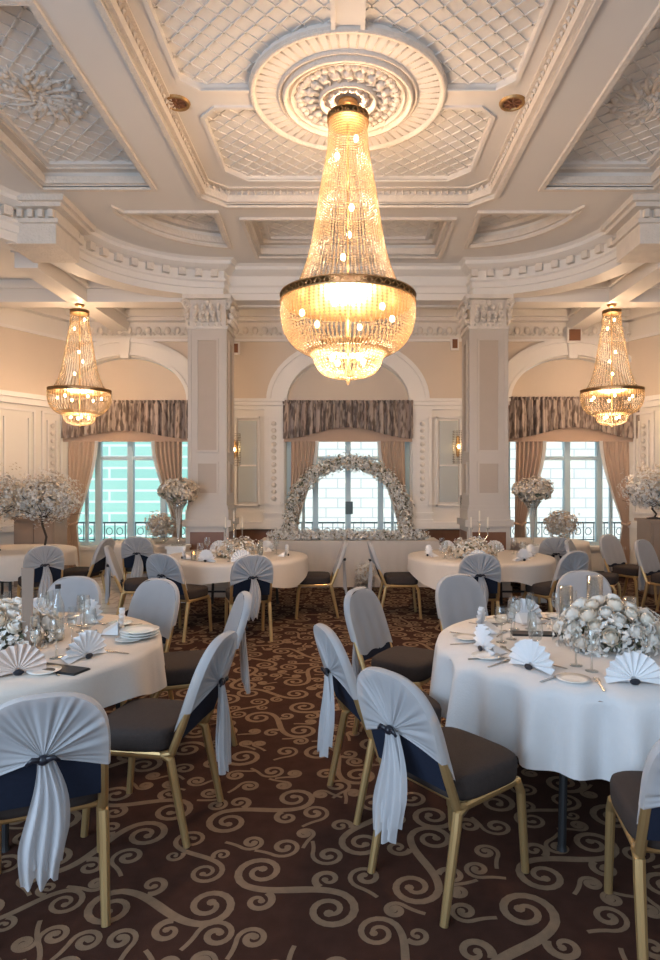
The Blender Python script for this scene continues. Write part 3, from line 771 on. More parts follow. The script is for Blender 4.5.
def chandelier(label, loc, sc, power, density=1.0, nbulb=12):
    x, y, ztop = loc
    o = empty('chandelier', (x, y, ztop), 0, label, 'chandelier'); o.scale = (sc[0], sc[0], sc[1])
    B = MB(); B.lathe([(.0, 0), (.09, 0), (.085, -.03), (.03, -.055), (.0, -.06)], 20); B.build('ceiling_cup', M['brass'], o, smooth=True)
    B = MB(); B.tube([(0, 0, -.04), (0, 0, -.13)], .012, 8); B.build('stem', M['brass'], o)
    B = MB(); gallery(B, .175, -.16, .07, 16)
    for k in range(4): a = k * PI / 2; B.tube([(0, 0, -.12), (.17 * math.cos(a), .17 * math.sin(a), -.16)], .008, 5)
    B.build('crown_ring', M['brass'], o)
    up = smooth_prof([(.17, -.18), (.185, -.45), (.245, -.78), (.33, -1.30), (.43, -1.62), (.52, -1.76)], 24)
    B = MB(); strands(B, up, int(60 * density), .0105, .024); tag(B.build('bead_curtain', M['bead'], o), kind='stuff')
    B = MB(); gallery(B, .60, -1.79, .075, 44); 
    for k in range(6): a = k * PI / 3; B.tube([(0, 0, -1.75), (.6 * math.cos(a), .6 * math.sin(a), -1.79)], .008, 5)
    B.build('gallery_ring', M['brass'], o)
    bo = smooth_prof([(.595, -1.83), (.60, -1.95), (.56, -2.10), (.47, -2.21), (.34, -2.28)], 14)
    B = MB(); strands(B, bo, int(84 * density), .0135, .027, .5); B.build('bead_bowl', M['bead'], o)['kind'] = 'stuff'
    B = MB()
    lt = smooth_prof([(.32, -2.20), (.312, -2.29), (.285, -2.38), (.22, -2.45), (.10, -2.48)], 12)
    strands(B, lt, int(46 * density), .0145, .029); B.build('lower_bead_tier', M['bead'], o)['kind'] = 'stuff'
    B = MB(); ring(B, 0, 0, .325, .03, -2.25, -2.20, 40); B.build('lower_ring', M['brass'], o)
    B = MB(); B.tube([(0, 0, -.13), (0, 0, -2.4)], .012, 6); B.build('inner_rod', M['brass'], o)
    B = MB(); B.octa((0, 0, -2.52), .022, .04); B.build('crystal_drop', M['bead'], o)
    rnd = random.Random(5)
    spots = [(.09, .6, -.30), (.10, 3.4, -.50), (.11, 5.0, -1.0), (.12, 1.5, -1.15), (.14, 4.4, -1.45)]
    spots += [(.42, a * 2 * PI / 6 + .25, -1.93) for a in range(6)] + [(.17, a * 2 * PI / 4 + .6, -2.33) for a in range(4)]
    bulb = None
    for r, a, z in spots:
        if bulb is None: B = MB(); B.ball((0, 0, 0), .022, 10, 6, (1, 1, 1.5)); bulb = B.build('bulb', M['bulb'], o, smooth=True); b2 = bulb
        else: b2 = bulb.copy(); COL.objects.link(b2)
        b2.location = (r * math.cos(a), r * math.sin(a), z)
    for fz, fp, rad in ((-.10, .035, .03), (-.35, .035, .05), (-.70, .07, .07), (-1.05, .09, .09), (-1.45, .13, .12), (-1.95, .44, .24), (-2.28, .17, .12)):
        ld = bpy.data.lights.new('chandelier_light', 'POINT'); ld.energy = power * fp; ld.color = CH_WARM; ld.shadow_soft_size = rad
        lo = bpy.data.objects.new('chandelier_light', ld); COL.objects.link(lo); lo.parent = o; lo.location = (0, 0, fz)
    return o
chandelier('large crystal bead chandelier hanging from the central ceiling rose', (0, CY, HR - .08), (1.0, 1.0), CH_POWER)
chandelier('small crystal chandelier hanging before the left-hand window', (-4.12, 9.52, HE - .06), (.75, .745), CH_SIDE_POWER, .7)
chandelier('small crystal chandelier hanging before the right-hand window', (4.05, 9.52, HE - .06), (.75, .745), CH_SIDE_POWER, .7)

# ceiling downlights and wall speakers
for s, nm in ((-1, 'left'), (1, 'right')):
    o = empty('ceiling_vent', (s * 1.53 - .03, 5.66, HR - .045), 0, 'round brass ceiling vent to the %s of the big chandelier' % nm, 'ceiling vent')
    B = MB(); ring(B, 0, 0, .10, .04, -.02, 0, 28); B.build('rim', M['brass'], o)
    B = MB(); B.lathe([(0, -.006), (.085, -.006), (.085, 0)], 20)
    for k in range(8): a = k * PI / 4; B.obox((.02 * math.cos(a), .02 * math.sin(a)), (.08 * math.cos(a), .08 * math.sin(a)), .014, -.016, -.006)
    B.build('grille', M['wood'], o)
for x, z, w, h, lb in ((4.03, 4.33, .20, .20, 'square brown wall speaker above the right-hand arch'), (-2.02, 4.12, .09, .16, 'small brown wall speaker beside the left column'), (1.92, 4.20, .09, .16, 'small brown wall speaker beside the right column')):
    o = empty('wall_speaker', (x, YF - .13 if x > 3 else YF - .02, z), 0, lb, 'speaker')
    B = MB(); B.box(-w / 2 - .03, w / 2 + .03, -.05, .0, -h / 2 - .03, h / 2 + .03); B.build('housing', M['trim'], o)
    B = MB(); B.box(-w / 2, w / 2, -.065, -.05, -h / 2, h / 2); B.build('grille', M['wood'], o)
for x, z, lb in ((-2.03, 2.30, 'crystal wall sconce beside the left column'), (1.98, 2.35, 'crystal wall sconce beside the right column')):
    o = empty('wall_sconce', (x, YF - .02, z), 0, lb, 'wall sconce')
    B = MB(); B.lathe([(0, -.2), (.03, -.16), (.05, 0), (.03, .18), (0, .22)], 12); B.build('back_plate', M['brass'], o)
    B = MB()
    for k in range(10):
        a = k * PI / 9 + PI; B2 = [( .09 * math.cos(a), .09 * math.sin(a) - .02, .28 - j * .03) for j in range(20)]
        for p in B2: B.octa(p, .011)
    B.build('bead_fringe', M['bead'], o)
    B = MB(); B.ball((0, -.08, .0), .02, 8, 6, (1, 1, 1.6)); B.build('bulb', M['bulb'], o)

# ------------------------------------------------------------------ banquet chair
def yb(z): return -.19 - .34 * (z - .42)
def outline(t, w=.220, zs=.69, hh=.255, zl=.625):
    """t 0..1 from lower left corner over the crown to lower right"""
    L1 = zs - zl; LA = .62; tot = 2 * L1 + LA; d = t * tot
    if d < L1: return (-w, zl + d)
    if d > L1 + LA: return (w, zl + (tot - d))
    a = PI - PI * (d - L1) / LA; c, s_ = math.cos(a), math.sin(a); e = 2 / 2.7
    return (w * math.copysign(abs(c) ** e, c), zs + hh * abs(s_) ** e)
def superell(hw, hd, n=40, e=5):
    out = []
    for k in range(n):
        a = 2 * PI * k / n; c, s_ = math.cos(a), math.sin(a)
        out.append((hw * math.copysign(abs(c) ** (2 / e), c), hd * math.copysign(abs(s_) ** (2 / e), s_)))
    return out
def make_chair():
    o = empty('banquet_chair', label='chair', cat='chair')
    B = MB(); n = 44; rings = [(-.03, .422), (-.004, .428), (0, .445), (.002, .50), (-.003, .518), (-.016, .528), (-.05, .534), (-.12, .538)]
    for ins, z in rings:
        for (x, y) in superell(.222 + ins, .205 + ins, n): B.v.append((x * (1 + .04 * (y / .2)), y + .035, z + .004 * (1 - (x / .22) ** 2)))
    for i in range(len(rings) - 1):
        for k in range(n): k2 = (k + 1) % n; B.f.append((i * n + k, i * n + k2, (i + 1) * n + k2, (i + 1) * n + k)); B.m.append(0)
    B.f.append(tuple(range((len(rings) - 1) * n, len(rings) * n))); B.m.append(0); B.f.append(tuple(range(n))[::-1]); B.m.append(0)
    B.build('seat', M['seat'], o, smooth=True)
    B = MB()                                              # upholstered back pad
    pts = [outline(k / 32, .195, .69, .235, .50) for k in range(33)]
    n = len(pts)
    for th in (-.018, .018):
        for x, z in pts: B.v.append((x, yb(z) + th, z))
    B.f.append(tuple(range(n))); B.f.append(tuple(range(n, 2 * n))[::-1]); B.m += [0, 0]
    for k in range(n): k2 = (k + 1) % n; B.f.append((k, n + k, n + k2, k2)); B.m.append(0)
    B.build('backrest', M['navy'], o)
    for s in (-1, 1):
        B = MB(); B.tube([(s * .205, .205, .415), (s * .207, .232, .36), (s * .210, .262, .0)], [.020, .020, .017], 10); B.build('leg', M['gold'], o)
    for s in (-1, 1):
        B = MB(); B.tube([(s * .205, -.15, .415), (s * .205, -.178, .40), (s * .207, -.19, .34), (s * .212, -.265, 0)], [.020, .021, .021, .017], 10); B.build('leg', M['gold'], o)
    for s in (-1, 1):
        B = MB(); B.tube([(s * .205, -.14, .414), (s * .205, -.185, .43), (s * .204, yb(.56), .56), (s * .198, yb(.8), .80)], .0195, 10); B.build('back_post', M['gold'], o)
    B = MB(); B.tube([(-.205, -.12, .413), (-.205, .21, .413), (.205, .21, .413), (.205, -.12, .413)], .018, 8, closed=True)
    B.build('seat_frame', M['gold'], o)
    # sheer hood: front face, edge strip and the fan gathered to a knot behind
    B = MB(); NT = 96; NS = 9; K = (0, yb(.71) - .052, .71)
    def fan(t, s):
        x, z = outline(t); y = yb(z) - .026
        px = K[0] + (x - K[0]) * s; pz = K[2] + (z - K[2]) * s; py = K[1] + (y - K[1]) * s
        pl = .7 * math.sin(2 * PI * 11 * t + 1.9 * math.sin(9 * t)) + .4 * math.sin(2 * PI * 23 * t + 2.5 * math.sin(13 * t))
        amp = .0085 * (.75 + .35 * math.sin(23 * t + 1)) * math.sin(PI * min(1, s)) ** .8
        return (px, py - amp * (.6 + pl) + .012 * math.sin(PI * s) * (1 if s < 1 else 0), pz - .012 * math.sin(PI * s) * (1 - abs(2 * t - 1)) * 0)
    B.grid(lambda u, v: fan(u, .03 + .97 * v), NT * 2, NS)
    def edge(u, v):
        x, z = outline(u); a = PI * v; return (x * (1 + .04 * math.sin(a)), yb(z) - .026 + .050 * v, z + .008 * math.sin(a) * (1 if z > .8 else 0))
    B.grid(edge, NT, 4)
    def front(u, v):
        x, z = outline(u, zl=.54); cx = x * (1 - v); return (cx, yb(z) + .024 + .004 * math.sin(u * 40) * v * (1 - v), z)
    pts = [outline(k / 60, zl=.54) for k in range(61)]
    nb = len(B.v); rows = 14
    for j in range(rows + 1):
        z = .54 + (.9445 - .54) * j / rows
        # half width of the outline at this height
        if z <= .69: hw = .220
        else: hw = .220 * max(0, 1 - ((z - .69) / .255) ** 2.7) ** (1 / 2.7)
        for i in range(21):
            u = i / 20 * 2 - 1; x = hw * u; B.v.append((x, yb(z) + .024 + .004 * math.sin(u * 11) * (1 - j / rows), z + (.01 * math.sin(u * 7) if j == 0 else 0)))
    for j in range(rows):
        for i in range(20): a = nb + j * 21 + i; B.f.append((a, a + 1, a + 22, a + 21)); B.m.append(0)
    for s in (-1, 1):                                      # short side drop below the fan corners
        B.grid(lambda u, v: (s * .2205, yb(.625 - .085 * v) - .026 * (1 - u) + .024 * u - .0 * v, .625 - .085 * v * u), 3, 2)
    cv = B.build('chair_cover', M['sheer'], o, smooth=True)
    B = MB()
    def tail(u, v, off=0.0, ln=1.0):
        w = .038 + .115 * math.sin(min(1, v * 1.25) * PI / 2) ** 1.2 - .035 * max(0, v - .7) / .3
        jag = .045 * abs(math.sin(u * 2 * PI * 1.1 + .6)) * v * v
        return ((u - .5) * w + .012 * math.sin(v * 5) + off, K[1] - .012 + (.016 * math.sin(u * 2 * PI * 3.2) - .012) * (.3 + .7 * v) - .012 * v, .705 - (.40 * ln) * v - jag * (1 - abs(2 * u - 1) * .3))
    B.grid(lambda u, v: tail(u, v), 26, 14); B.grid(lambda u, v: (tail(u, v, .015, .86)[0], tail(u, v, 0, .86)[1] + .018, tail(u, v, 0, .86)[2]), 22, 10)
    B.build('tail', M['sheer'], cv, smooth=True)
    B = MB(); B.ball((0, K[1] - .015, .71), .019, 10, 7, (1.2, .9, 1))
    for s in (-1, 1): B.tube([(0, K[1] - .02, .71), (s * .035, K[1] - .03, .72), (s * .055, K[1] - .025, .702)], [.012, .011, .006], 6, flat=.5)
    B.build('ribbon', M['ribbon'], cv, smooth=True)
    return o
CH = make_chair()
def seat_at(x, y, dx, dy, label, group):
    return place(CH, (x, y, 0), math.atan2(-dx, dy), label, group)
G1, G2, G3, G4 = 'chairs round the front right table', 'chairs round the front left table', 'chairs round the middle left table', 'chairs round the middle right table'
T1 = (1.45, 3.60); T2 = (-2.05, 3.60); T3 = (-1.45, 8.0); T4 = (1.70, 8.0); T5 = (-4.80, 8.70); T6 = (-3.15, 10.1); T7 = (3.2, 10.1); T8 = (4.95, 6.95)
chairs = [
 (.44, 2.71, .776, .63, 'chair with white tied cover and brown seat, nearest the aisle at the front right table', G1),
 (.22, 3.38, .94, .34, 'covered chair seen edge-on, second along the aisle at the front right table', G1),
 (.38, 4.24, .87, -.55, 'chair showing its plain cover front, third along the aisle at the front right table', G1),
 (1.03, 4.76, .38, -.92, 'pale rounded covered chair behind the left rim of the front right table', G1),
 (1.90, 4.95, -.3, -.95, 'covered chair behind the rose centrepiece of the front right table', G1),
 (1.24, 2.28, .18, .98, 'covered chair cut off by the right edge, in front of the front right table', G1),
 (-1.23, 2.54, -.40, .92, 'chair with white fan-gathered cover and long tail at the bottom left corner', G2),
 (-.977, 3.15, -.985, .17, 'aisle chair of the front left table, cover tied with dark ribbon over a navy back', G2),
 (-1.05, 4.14, -.93, -.30, 'narrow side-on covered chair behind the tied aisle chair of the front left table', G2),
 (-1.62, 4.52, -.40, -.92, 'plain-fronted covered chair at the far right rim of the front left table', G2),
 (-2.18, 4.62, 0.02, -1, 'grey covered chair straight behind the glasses of the front left table', G2),
 (-1.10, 6.82, -.30, .95, 'back-turned chair with hanging white tail at the near side of the middle left table', G3),
 (-1.86, 6.94, .35, .93, 'back-turned chair at the near left side of the middle left table, tail hidden', G3),
 (-.40, 8.0, -1, -.05, 'side-on chair left of the head table, its tail towards the central aisle', G3),
 (-2.52, 7.5, .95, .25, 'side-on chair standing on the cream tiles below the left-hand window', G3),
 (.64, 7.95, 1, .05, 'side-on chair right of the head table, its tail towards the central aisle', G4),
 (1.45, 6.98, .1, 1, 'back-turned chair at the near side of the middle right table', G4),
 (2.36, 7.18, -.45, .9, 'brownish covered chair at the near right side of the middle right table', G4),
 (-3.85, 7.75, -.6, .85, 'brownish chair with hanging tail before the far left table with tall blossoms', 'chairs round the far left table'),
 (-3.62, 8.45, -1, .1, 'side-on chair between the far left table and the left-hand window curtain', 'chairs round the far left table'),
 (-3.0, 9.05, -.1, .98, 'covered chair before the table with the tall vase at the left column', 'chairs at the window tables'),
 (2.95, 8.98, .15, .98, 'covered chair before the table with the tall vase at the right column', 'chairs at the window tables'),
 (3.22, 8.0, .85, -.5, 'grey plain-fronted chair under the right-hand window', 'chairs round the far right table'),
 (3.98, 8.75, .5, -.85, 'brown-grey chair below the drawn curtain of the right-hand window', 'chairs round the far right table'),
 (4.12, 7.95, .6, -.8, 'white covered chair at the right edge below the frothy blossom', 'chairs round the far right table'),
]
for c in chairs: seat_at(*c)

# ------------------------------------------------------------------ tables and cloths
def make_table(name, x, y, R, label, rz=0):
    o = empty(name, (x, y, 0), rz, label, 'table')
    B = MB(); B.lathe([(R - .02, .722), (R, .73), (R, .748), (R - .01, .752)], 48); B.build('tabletop', M['panelwood'], o)
    for sx in (-1, 1):
        for sy in (-1, 1):
            B = MB(); k = R / .915; B.tube([(sx * .42 * k, sy * .66 * k, .72), (sx * .46 * k, sy * .73 * k, .02), (sx * .46 * k, sy * .73 * k, 0)], [.019, .019, .025], 10); B.build('leg', M['black'], o)
    B = MB(); k = R / .915
    for sy in (-1, 1): B.tube([(-.44 * k, sy * .69 * k, .42), (.44 * k, sy * .69 * k, .42)], .012, 6)
    B.build('brace', M['black'], o); return o
def cloth(x, y, R, drop, label, mt, amp=.022, waves=26, rz=0, ph=0.0):
    N = 260; V = 9; B = MB(); z0 = .757
    for j in range(5):
        r = R * j / 4
        for k in range(N): a = 2 * PI * k / N; B.v.append((r * math.cos(a), r * math.sin(a), z0))
    for j in range(1, V + 1):
        v = j / V
        for k in range(N):
            a = 2 * PI * k / N; d = drop(a - rz)
            f = math.sin(a * waves + ph + 1.3 * math.sin(a * 3)) * .65 + math.sin(a * waves * .53 + 2 * ph) * .5
            r = R + .006 * min(1, j) + (amp * f * v ** .6 + .022 * v) * min(1, d / .3)
            B.v.append((r * math.cos(a), r * math.sin(a), z0 - .004 - d * v + .012 * f * v))
    for i in range(V + 4):
        for k in range(N): k2 = (k + 1) % N; B.f.append((i * N + k, i * N + k2, (i + 1) * N + k2, (i + 1) * N + k)); B.m.append(0)
    o = B.build('tablecloth', M[mt], smooth=True, loc=(x, y, 0)); return tag(o, label, 'tablecloth')
def sq(h, R): return lambda a: max(.12, h / max(abs(math.cos(a)), abs(math.sin(a))) - R)
make_table('round_table', *T1, .915, 'black-legged round table under the white cloth at the front right')
cloth(*T1, .92, lambda a: .365 + .012 * math.sin(3 * a), 'white round tablecloth with soft deep folds on the front right table', 'cloth', .070, 24)
make_table('round_table', *T2, .915, 'black-legged round table under the square ivory cloth at the front left')
cloth(*T2, .92, lambda a: .235 + .05 * math.sin(4 * a + .6), 'ivory tablecloth with a short drop beside the brown seats at the front left', 'cloth2', .03, 14)
make_table('round_table', *T3, .915, 'round table under ivory cloth at the middle left, before the left column')
cloth(*T3, .92, lambda a: .24 + .07 * math.sin(4 * a + 1), 'ivory cloth on the middle left table, before the left column', 'cloth2', .014, 14, rz=.78)
make_table('round_table', *T4, .915, 'round table under ivory cloth at the middle right, before the right column')
cloth(*T4, .92, lambda a: .24 + .07 * math.sin(4 * a + 1), 'ivory cloth on the middle right table, before the right column', 'cloth2', .014, 14, rz=.70)
make_table('round_table', *T5, .90, 'black-legged table at the far left edge under the blossom clouds')
cloth(*T5, .905, lambda a: .25 + .06 * math.sin(4 * a), 'grey-looking cloth on the table at the far left edge', 'cloth2', .014, 14, rz=.2)
make_table('round_table', *T6, .68, 'small round table between the left-hand window and the left column')
cloth(*T6, .685, lambda a: .5, 'white cloth on the small table by the left-hand window', 'cloth2', .018, 20)
make_table('round_table', *T7, .68, 'small round table between the right column and the right-hand window')
cloth(*T7, .685, lambda a: .5, 'white cloth on the small table by the right-hand window', 'cloth2', .018, 20)
make_table('round_table', *T8, .90, 'round table at the far right edge behind the rose centrepiece')
cloth(*T8, .905, lambda a: .3, 'white cloth on the table at the far right edge', 'cloth', .02, 20)

# head table: long, skirted to the floor
o = empty('head_table', (0.02, 10.42, 0), 0, 'long head table in front of the middle window', 'table')
B = MB(); B.box(-1.45, 1.45, -.32, .32, .72, .75); B.build('tabletop', M['panelwood'], o)
for sx in (-1, 1):
    for sy in (-1, 1): B = MB(); B.tube([(sx * 1.3, sy * .26, .72), (sx * 1.3, sy * .26, 0)], .02, 8); B.build('leg', M['black'], o)
B = MB(); P = []; 
per = [(-1.47, -.34), (1.47, -.34), (1.47, .34), (-1.47, .34)]
for i in range(4):
    a = Vector(per[i]); b = Vector(per[(i + 1) % 4]); m_ = int((b - a).length / .02)
    for k in range(m_): P.append(tuple(a + (b - a) * k / m_))
B.v += [(x, y, .757) for x, y in P]; n = len(P)
for j in range(1, 4):
    for k, (x, y) in enumerate(P):
        w = .014 * math.sin(k * .75) * j / 3 + .012 * j / 3; L = math.hypot(x / 1.47, y / .34); nx = (1 if abs(x) > 1.46 else 0) * (1 if x > 0 else -1); ny = (1 if abs(y) > .33 else 0) * (1 if y > 0 else -1)
        B.v.append((x + nx * w, y + ny * w, .757 - .75 * j / 3))
for j in range(3):
    for k in range(n): k2 = (k + 1) % n; B.f.append((j * n + k, j * n + k2, (j + 1) * n + k2, (j + 1) * n + k)); B.m.append(0)
B.f.append(tuple(range(n))[::-1]); B.m.append(0)
tag(B.build('tablecloth', M['cloth2'], loc=(0.02, 10.42, 0), smooth=False), 'floor-length pleated cloth on the head table before the middle window', 'tablecloth')

# ------------------------------------------------------------------ flowers
def cloud(mb, c, r, n, size, mi=(0,), sq_=(1, 1, 1), shell=.45):
    for _ in range(n):
        d = Vector((random.gauss(0, 1), random.gauss(0, 1), random.gauss(0, 1))).normalized()
        rr = r * (shell + (1 - shell) * random.random() ** .6) * (1 + .12 * math.sin(d.x * 7) * math.cos(d.z * 6))
        p = (c[0] + d.x * rr * sq_[0], c[1] + d.y * rr * sq_[1], c[2] + d.z * rr * sq_[2])
        mb.petal(p, d + Vector((random.uniform(-.6, .6), random.uniform(-.6, .6), random.uniform(-.3, .6))), size * random.uniform(.7, 1.3), random.choice(mi))
def sprigs(mb, c, r, n, size, mi=0, sq_=(1, 1, 1)):
    """thin stalks ending in blossom tips"""
    for _ in range(n):
        d = Vector((random.gauss(0, 1), random.gauss(0, 1), random.gauss(0, 1))).normalized(); d = Vector((d.x * sq_[0], d.y * sq_[1], d.z * sq_[2]))
        p = Vector(c) + d * r * random.uniform(.9, 1.25)
        for _k in range(4): mb.petal(p + Vector([random.uniform(-.03, .03) for _ in range(3)]), d, size, mi)
# one rose
def rose_mesh(m):
    B = MB(); B.ball((0, 0, .004), .022, 8, 6, (1, 1, 1.1))
    for ring_, (n_, R0, top) in enumerate(((3, .028, 18), (4, .036, 34), (5, .044, 52), (6, .050, 74))):
        for k in range(n_):
            a = 2 * PI * (k + .37 * ring_) / n_; wd = PI / n_ * 1.35
            def f(u, v, a=a, wd=wd, R0=R0, top=top, ring_=ring_):
                t = (u - .5) * 2; th = math.radians(165 - (165 - top) * v); rr = R0 * (1 + .07 * t * (1 if ring_ % 2 else -1)) + .006 * v ** 4 * ring_ / 3
                ang = a + t * wd * (.5 + .5 * math.sin(v * PI * .75)); z_ = rr * math.cos(th) - .004 * t * t * v
                return (rr * math.sin(th) * math.cos(ang), rr * math.sin(th) * math.sin(ang), z_)
            B.grid(f, 4, 5)
    return B.mesh('rose', m, True)
RI, RW = rose_mesh(M['rose']), rose_mesh(M['rosew'])
def centrepiece(name, x, y, z, R, n, label, hgt=.2, big=1.15, mats=(0, 1), leaves=260):
    o = empty(name, (x, y, z), 0, label, 'flower arrangement', 'table flower arrangements')
    B = MB(); B.lathe([(R * .45, 0), (R * .5, .03), (R * .4, .05)], 24); B.build('tray', M['glass'], o)
    B = MB(); cloud(B, (0, 0, .05), R * .95, leaves, .028, (0,), (1, 1, .42), .3); tag(B.build('foliage', M['leaf'], o), kind='stuff')
    B = MB(); cloud(B, (0, 0, .06), R * 1.08, leaves * 5, .020, (0,), (1, 1, .55), .5); tag(B.build('small_blossoms', M['white_bl'], o), kind='stuff')
    for k in range(n):
        t = (k + .5) / n; a = k * 2.39996; rr = R * math.sqrt(t) * .98; zz = .055 + hgt * (1 - t ** 1.3) + random.uniform(-.012, .02)
        d = Vector((math.cos(a) * rr, math.sin(a) * rr, .16 * R / .3 + .05)).normalized()
        r = bpy.data.objects.new('rose', (RI, RW)[mats[k % len(mats)]]); COL.objects.link(r); r.parent = o
        r.location = (rr * math.cos(a), rr * math.sin(a), zz); r.rotation_euler = d.to_track_quat('Z', 'Y').to_euler(); r.scale = (big * random.uniform(.85, 1.15),) * 3
    return o
centrepiece('rose_centrepiece', T1[0] + .07, T1[1] + .02, .757, .31, 36, 'mound of white and ivory roses in the middle of the front right table', .19, big=.82)
centrepiece('rose_centrepiece', T2[0] + .02, T2[1] + .02, .757, .31, 28, 'ivory rose mound at the left edge, on the front left table', .17, big=.82)
def low_flowers(x, y, z, R, label, lab_m='blush', n=420):
    o = empty('flower_centrepiece', (x, y, z), 0, label, 'flower arrangement', 'table flower arrangements')
    B = MB(); cloud(B, (0, 0, .07), R, n, .034, (0,), (1, 1, .5)); B.build('blossoms', M[lab_m], o)['kind'] = 'stuff'
    B = MB(); cloud(B, (0, 0, .07), R * 1.08, n, .022, (0,), (1, 1, .55)); B.build('white_blossoms', M['white_bl'], o)['kind'] = 'stuff'
    B = MB(); cloud(B, (0, 0, .05), R * .9, n // 3, .03, (0,), (1, 1, .5)); B.build('foliage', M['leaf'], o)['kind'] = 'stuff'
low_flowers(T3[0] + .05, T3[1] - .05, .757, .30, 'spreading beige and white flowers on the middle left table', n=520)
low_flowers(T4[0] - .12, T4[1] - .05, .757, .32, 'spreading beige and white flowers on the middle right table', n=520)

def tall_vase(x, y, z, label, ball_r=.30, stem=.55, m1='blush'):
    o = empty('vase_of_flowers', (x, y, z), 0, label, 'flower arrangement')
    B = MB(); B.lathe([(.10, 0), (.10, .012), (.022, .03), (.02, .12), (.035, stem * .55), (.07, stem * .85), (.13, stem), (.125, stem), (.065, stem * .85)], 24); B.build('glass_vase', M['glass'], o, smooth=True)
    B = MB()
    for k in range(7): a = k * .9; B.tube([(.01 * math.cos(a), .01 * math.sin(a), .1), (.03 * math.cos(a), .03 * math.sin(a), stem * .7), (.09 * math.cos(a), .09 * math.sin(a), stem + .12)], .004, 4)
    B.build('stems', M['whitemetal'], o)
    B = MB(); cloud(B, (0, 0, stem + .17), ball_r, 900, .036, (0,), (1, 1, .62), .3); B.build('blossoms', M[m1], o)['kind'] = 'stuff'
    B = MB(); cloud(B, (0, 0, stem + .17), ball_r * 1.03, 150, .03, (0,), (1, 1, .62), .6); B.build('white_blossoms', M['cloth2'], o)['kind'] = 'stuff'
    B = MB(); cloud(B, (0, 0, stem + .12), ball_r * .85, 220, .03, (0,), (1, 1, .6), .3); B.build('foliage', M['leaf'], o)['kind'] = 'stuff'
tall_vase(-2.45, 8.95, .80, 'beige flower ball on a glass trumpet vase left of the left column', .29, .62)
for x, lb in ((-2.45, 'left'), (2.66, 'right')):
    o = empty('plinth', (x, 8.95, 0), 0, 'slim white plinth carrying the tall glass vase by the %s column' % lb, 'plinth')
    B = MB(); B.box(-.13, .13, -.13, .13, .04, .76); B.build('shaft', M['whitemetal'], o); B = MB(); B.box(-.16, .16, -.16, .16, 0, .04); B.build('base', M['whitemetal'], o); B = MB(); B.box(-.15, .15, -.15, .15, .76, .80); B.build('top', M['whitemetal'], o)
tall_vase(2.66, 8.95, .80, 'beige flower ball on a glass trumpet vase right of the right column', .29, .64)
def bushy(x, y, z, R, label, n=500, m1='blush', m2='white_bl', sqz=.8):
    o = empty('flower_bowl', (x, y, z), 0, label, 'flower arrangement')
    B = MB(); B.lathe([(.06, 0), (.11, .03), (.13, .09), (.12, .09)], 20); B.build('bowl', M['glass'], o, smooth=True)
    B = MB(); cloud(B, (0, 0, .09 + R * sqz), R, n, .034, (0,), (1, 1, sqz), .25); sprigs(B, (0, 0, .09 + R * sqz), R, 40, .022, 0, (1, 1, sqz)); B.build('blossoms', M[m1], o)['kind'] = 'stuff'
    B = MB(); cloud(B, (0, 0, .09 + R * sqz), R * 1.05, n // 2, .026, (0,), (1, 1, sqz), .5); B.build('white_blossoms', M[m2], o)['kind'] = 'stuff'
bushy(-2.95, 9.75, .757, .24, 'low bushy beige flowers below the tall vase on the left window table')
bushy(3.38, 9.85, .757, .26, 'low bushy pinkish flowers in front of the right-hand window')
def cloud_stand(x, y, z, label, R, m1, m2, stemh, dark=True, top=None):
    o = empty('blossom_stand', (x, y, z), 0, label, 'flower arrangement')
    B = MB(); B.lathe([(.11, 0), (.11, .015), (.02, .03), (0, .03)], 20); B.tube([(0, 0, .02), (.03, 0, stemh * .4), (-.03, 0, stemh * .8), (0, 0, stemh + R * .5)], .016, 8); B.build('stand', M['dark_stem' if dark else 'whitemetal'], o)
    B = MB()
    for (dx, dz, k) in ((0, 0, 1), (-.25, -.06, .72), (.27, -.04, .7)): cloud(B, (dx * R * 2, dx * .1, stemh + R * .75 + dz), R * k, int(1000 * k), .024, (0,), (1, .8, .9), .2); sprigs(B, (dx * R * 2, 0, stemh + R * .75), R * k, 60, .018)
    B.build('blossoms', M[m1], o)['kind'] = 'stuff'
    B = MB()
    for (dx, k) in ((0, 1), (.2, .8)): cloud(B, (dx * R * 2, 0, stemh + R * .75), R * k, 600, .03, (0,), (1, .8, .9), .1)
    B.build('accent_blossoms', M[m2], o)['kind'] = 'stuff'
    B = MB()
    for k in range(26):
        d = Vector((random.gauss(0, 1), random.gauss(0, .7), abs(random.gauss(0, .7)) + .2)).normalized(); B.tube([(0, 0, stemh), Vector((0, 0, stemh)) + d * R * .6, Vector((0, 0, stemh)) + d * R * 1.2], .004, 4)
    B.build('twigs', M['dark_stem'], o)
cloud_stand(-4.95, 8.62, .757, 'beige blossom cloud on a dark stem at the left edge of the picture', .42, 'blush', 'white_bl', .44)
cloud_stand(-4.32, 8.82, .757, 'frothy white blossom cloud before the left-hand window curtain', .42, 'white_bl', 'blush', .44)
def cabinet(x, y, label):
    o = empty('cabinet', (x, y, 0), 0, label, 'cabinet')
    B = MB(); B.box(-.32, .32, -.22, .22, .06, 1.12); B.build('body', M['panelwood'], o); B = MB(); B.box(-.35, .35, -.25, .25, 1.12, 1.16); B.build('top', M['panelwood'], o); B = MB(); B.box(-.28, .28, -.18, .18, 0, .06); B.build('plinth', M['wood'], o)
    B = MB(); B.box(-.29, -.01, -.235, -.22, .12, 1.08); B.build('door', M['panelwood'], o); B = MB(); B.box(.01, .29, -.235, -.22, .12, 1.08); B.build('door', M['panelwood'], o)
cabinet(-4.95, 10.0, 'brown wooden cabinet behind the far left table')
cabinet(4.78, 9.35, 'brown wooden cabinet under the white blossom at the right edge')
cloud_stand(4.62, 9.35, 1.16, 'frothy white and bluish blossom on the cabinet at the right edge', .40, 'white_bl', 'blush', .18)

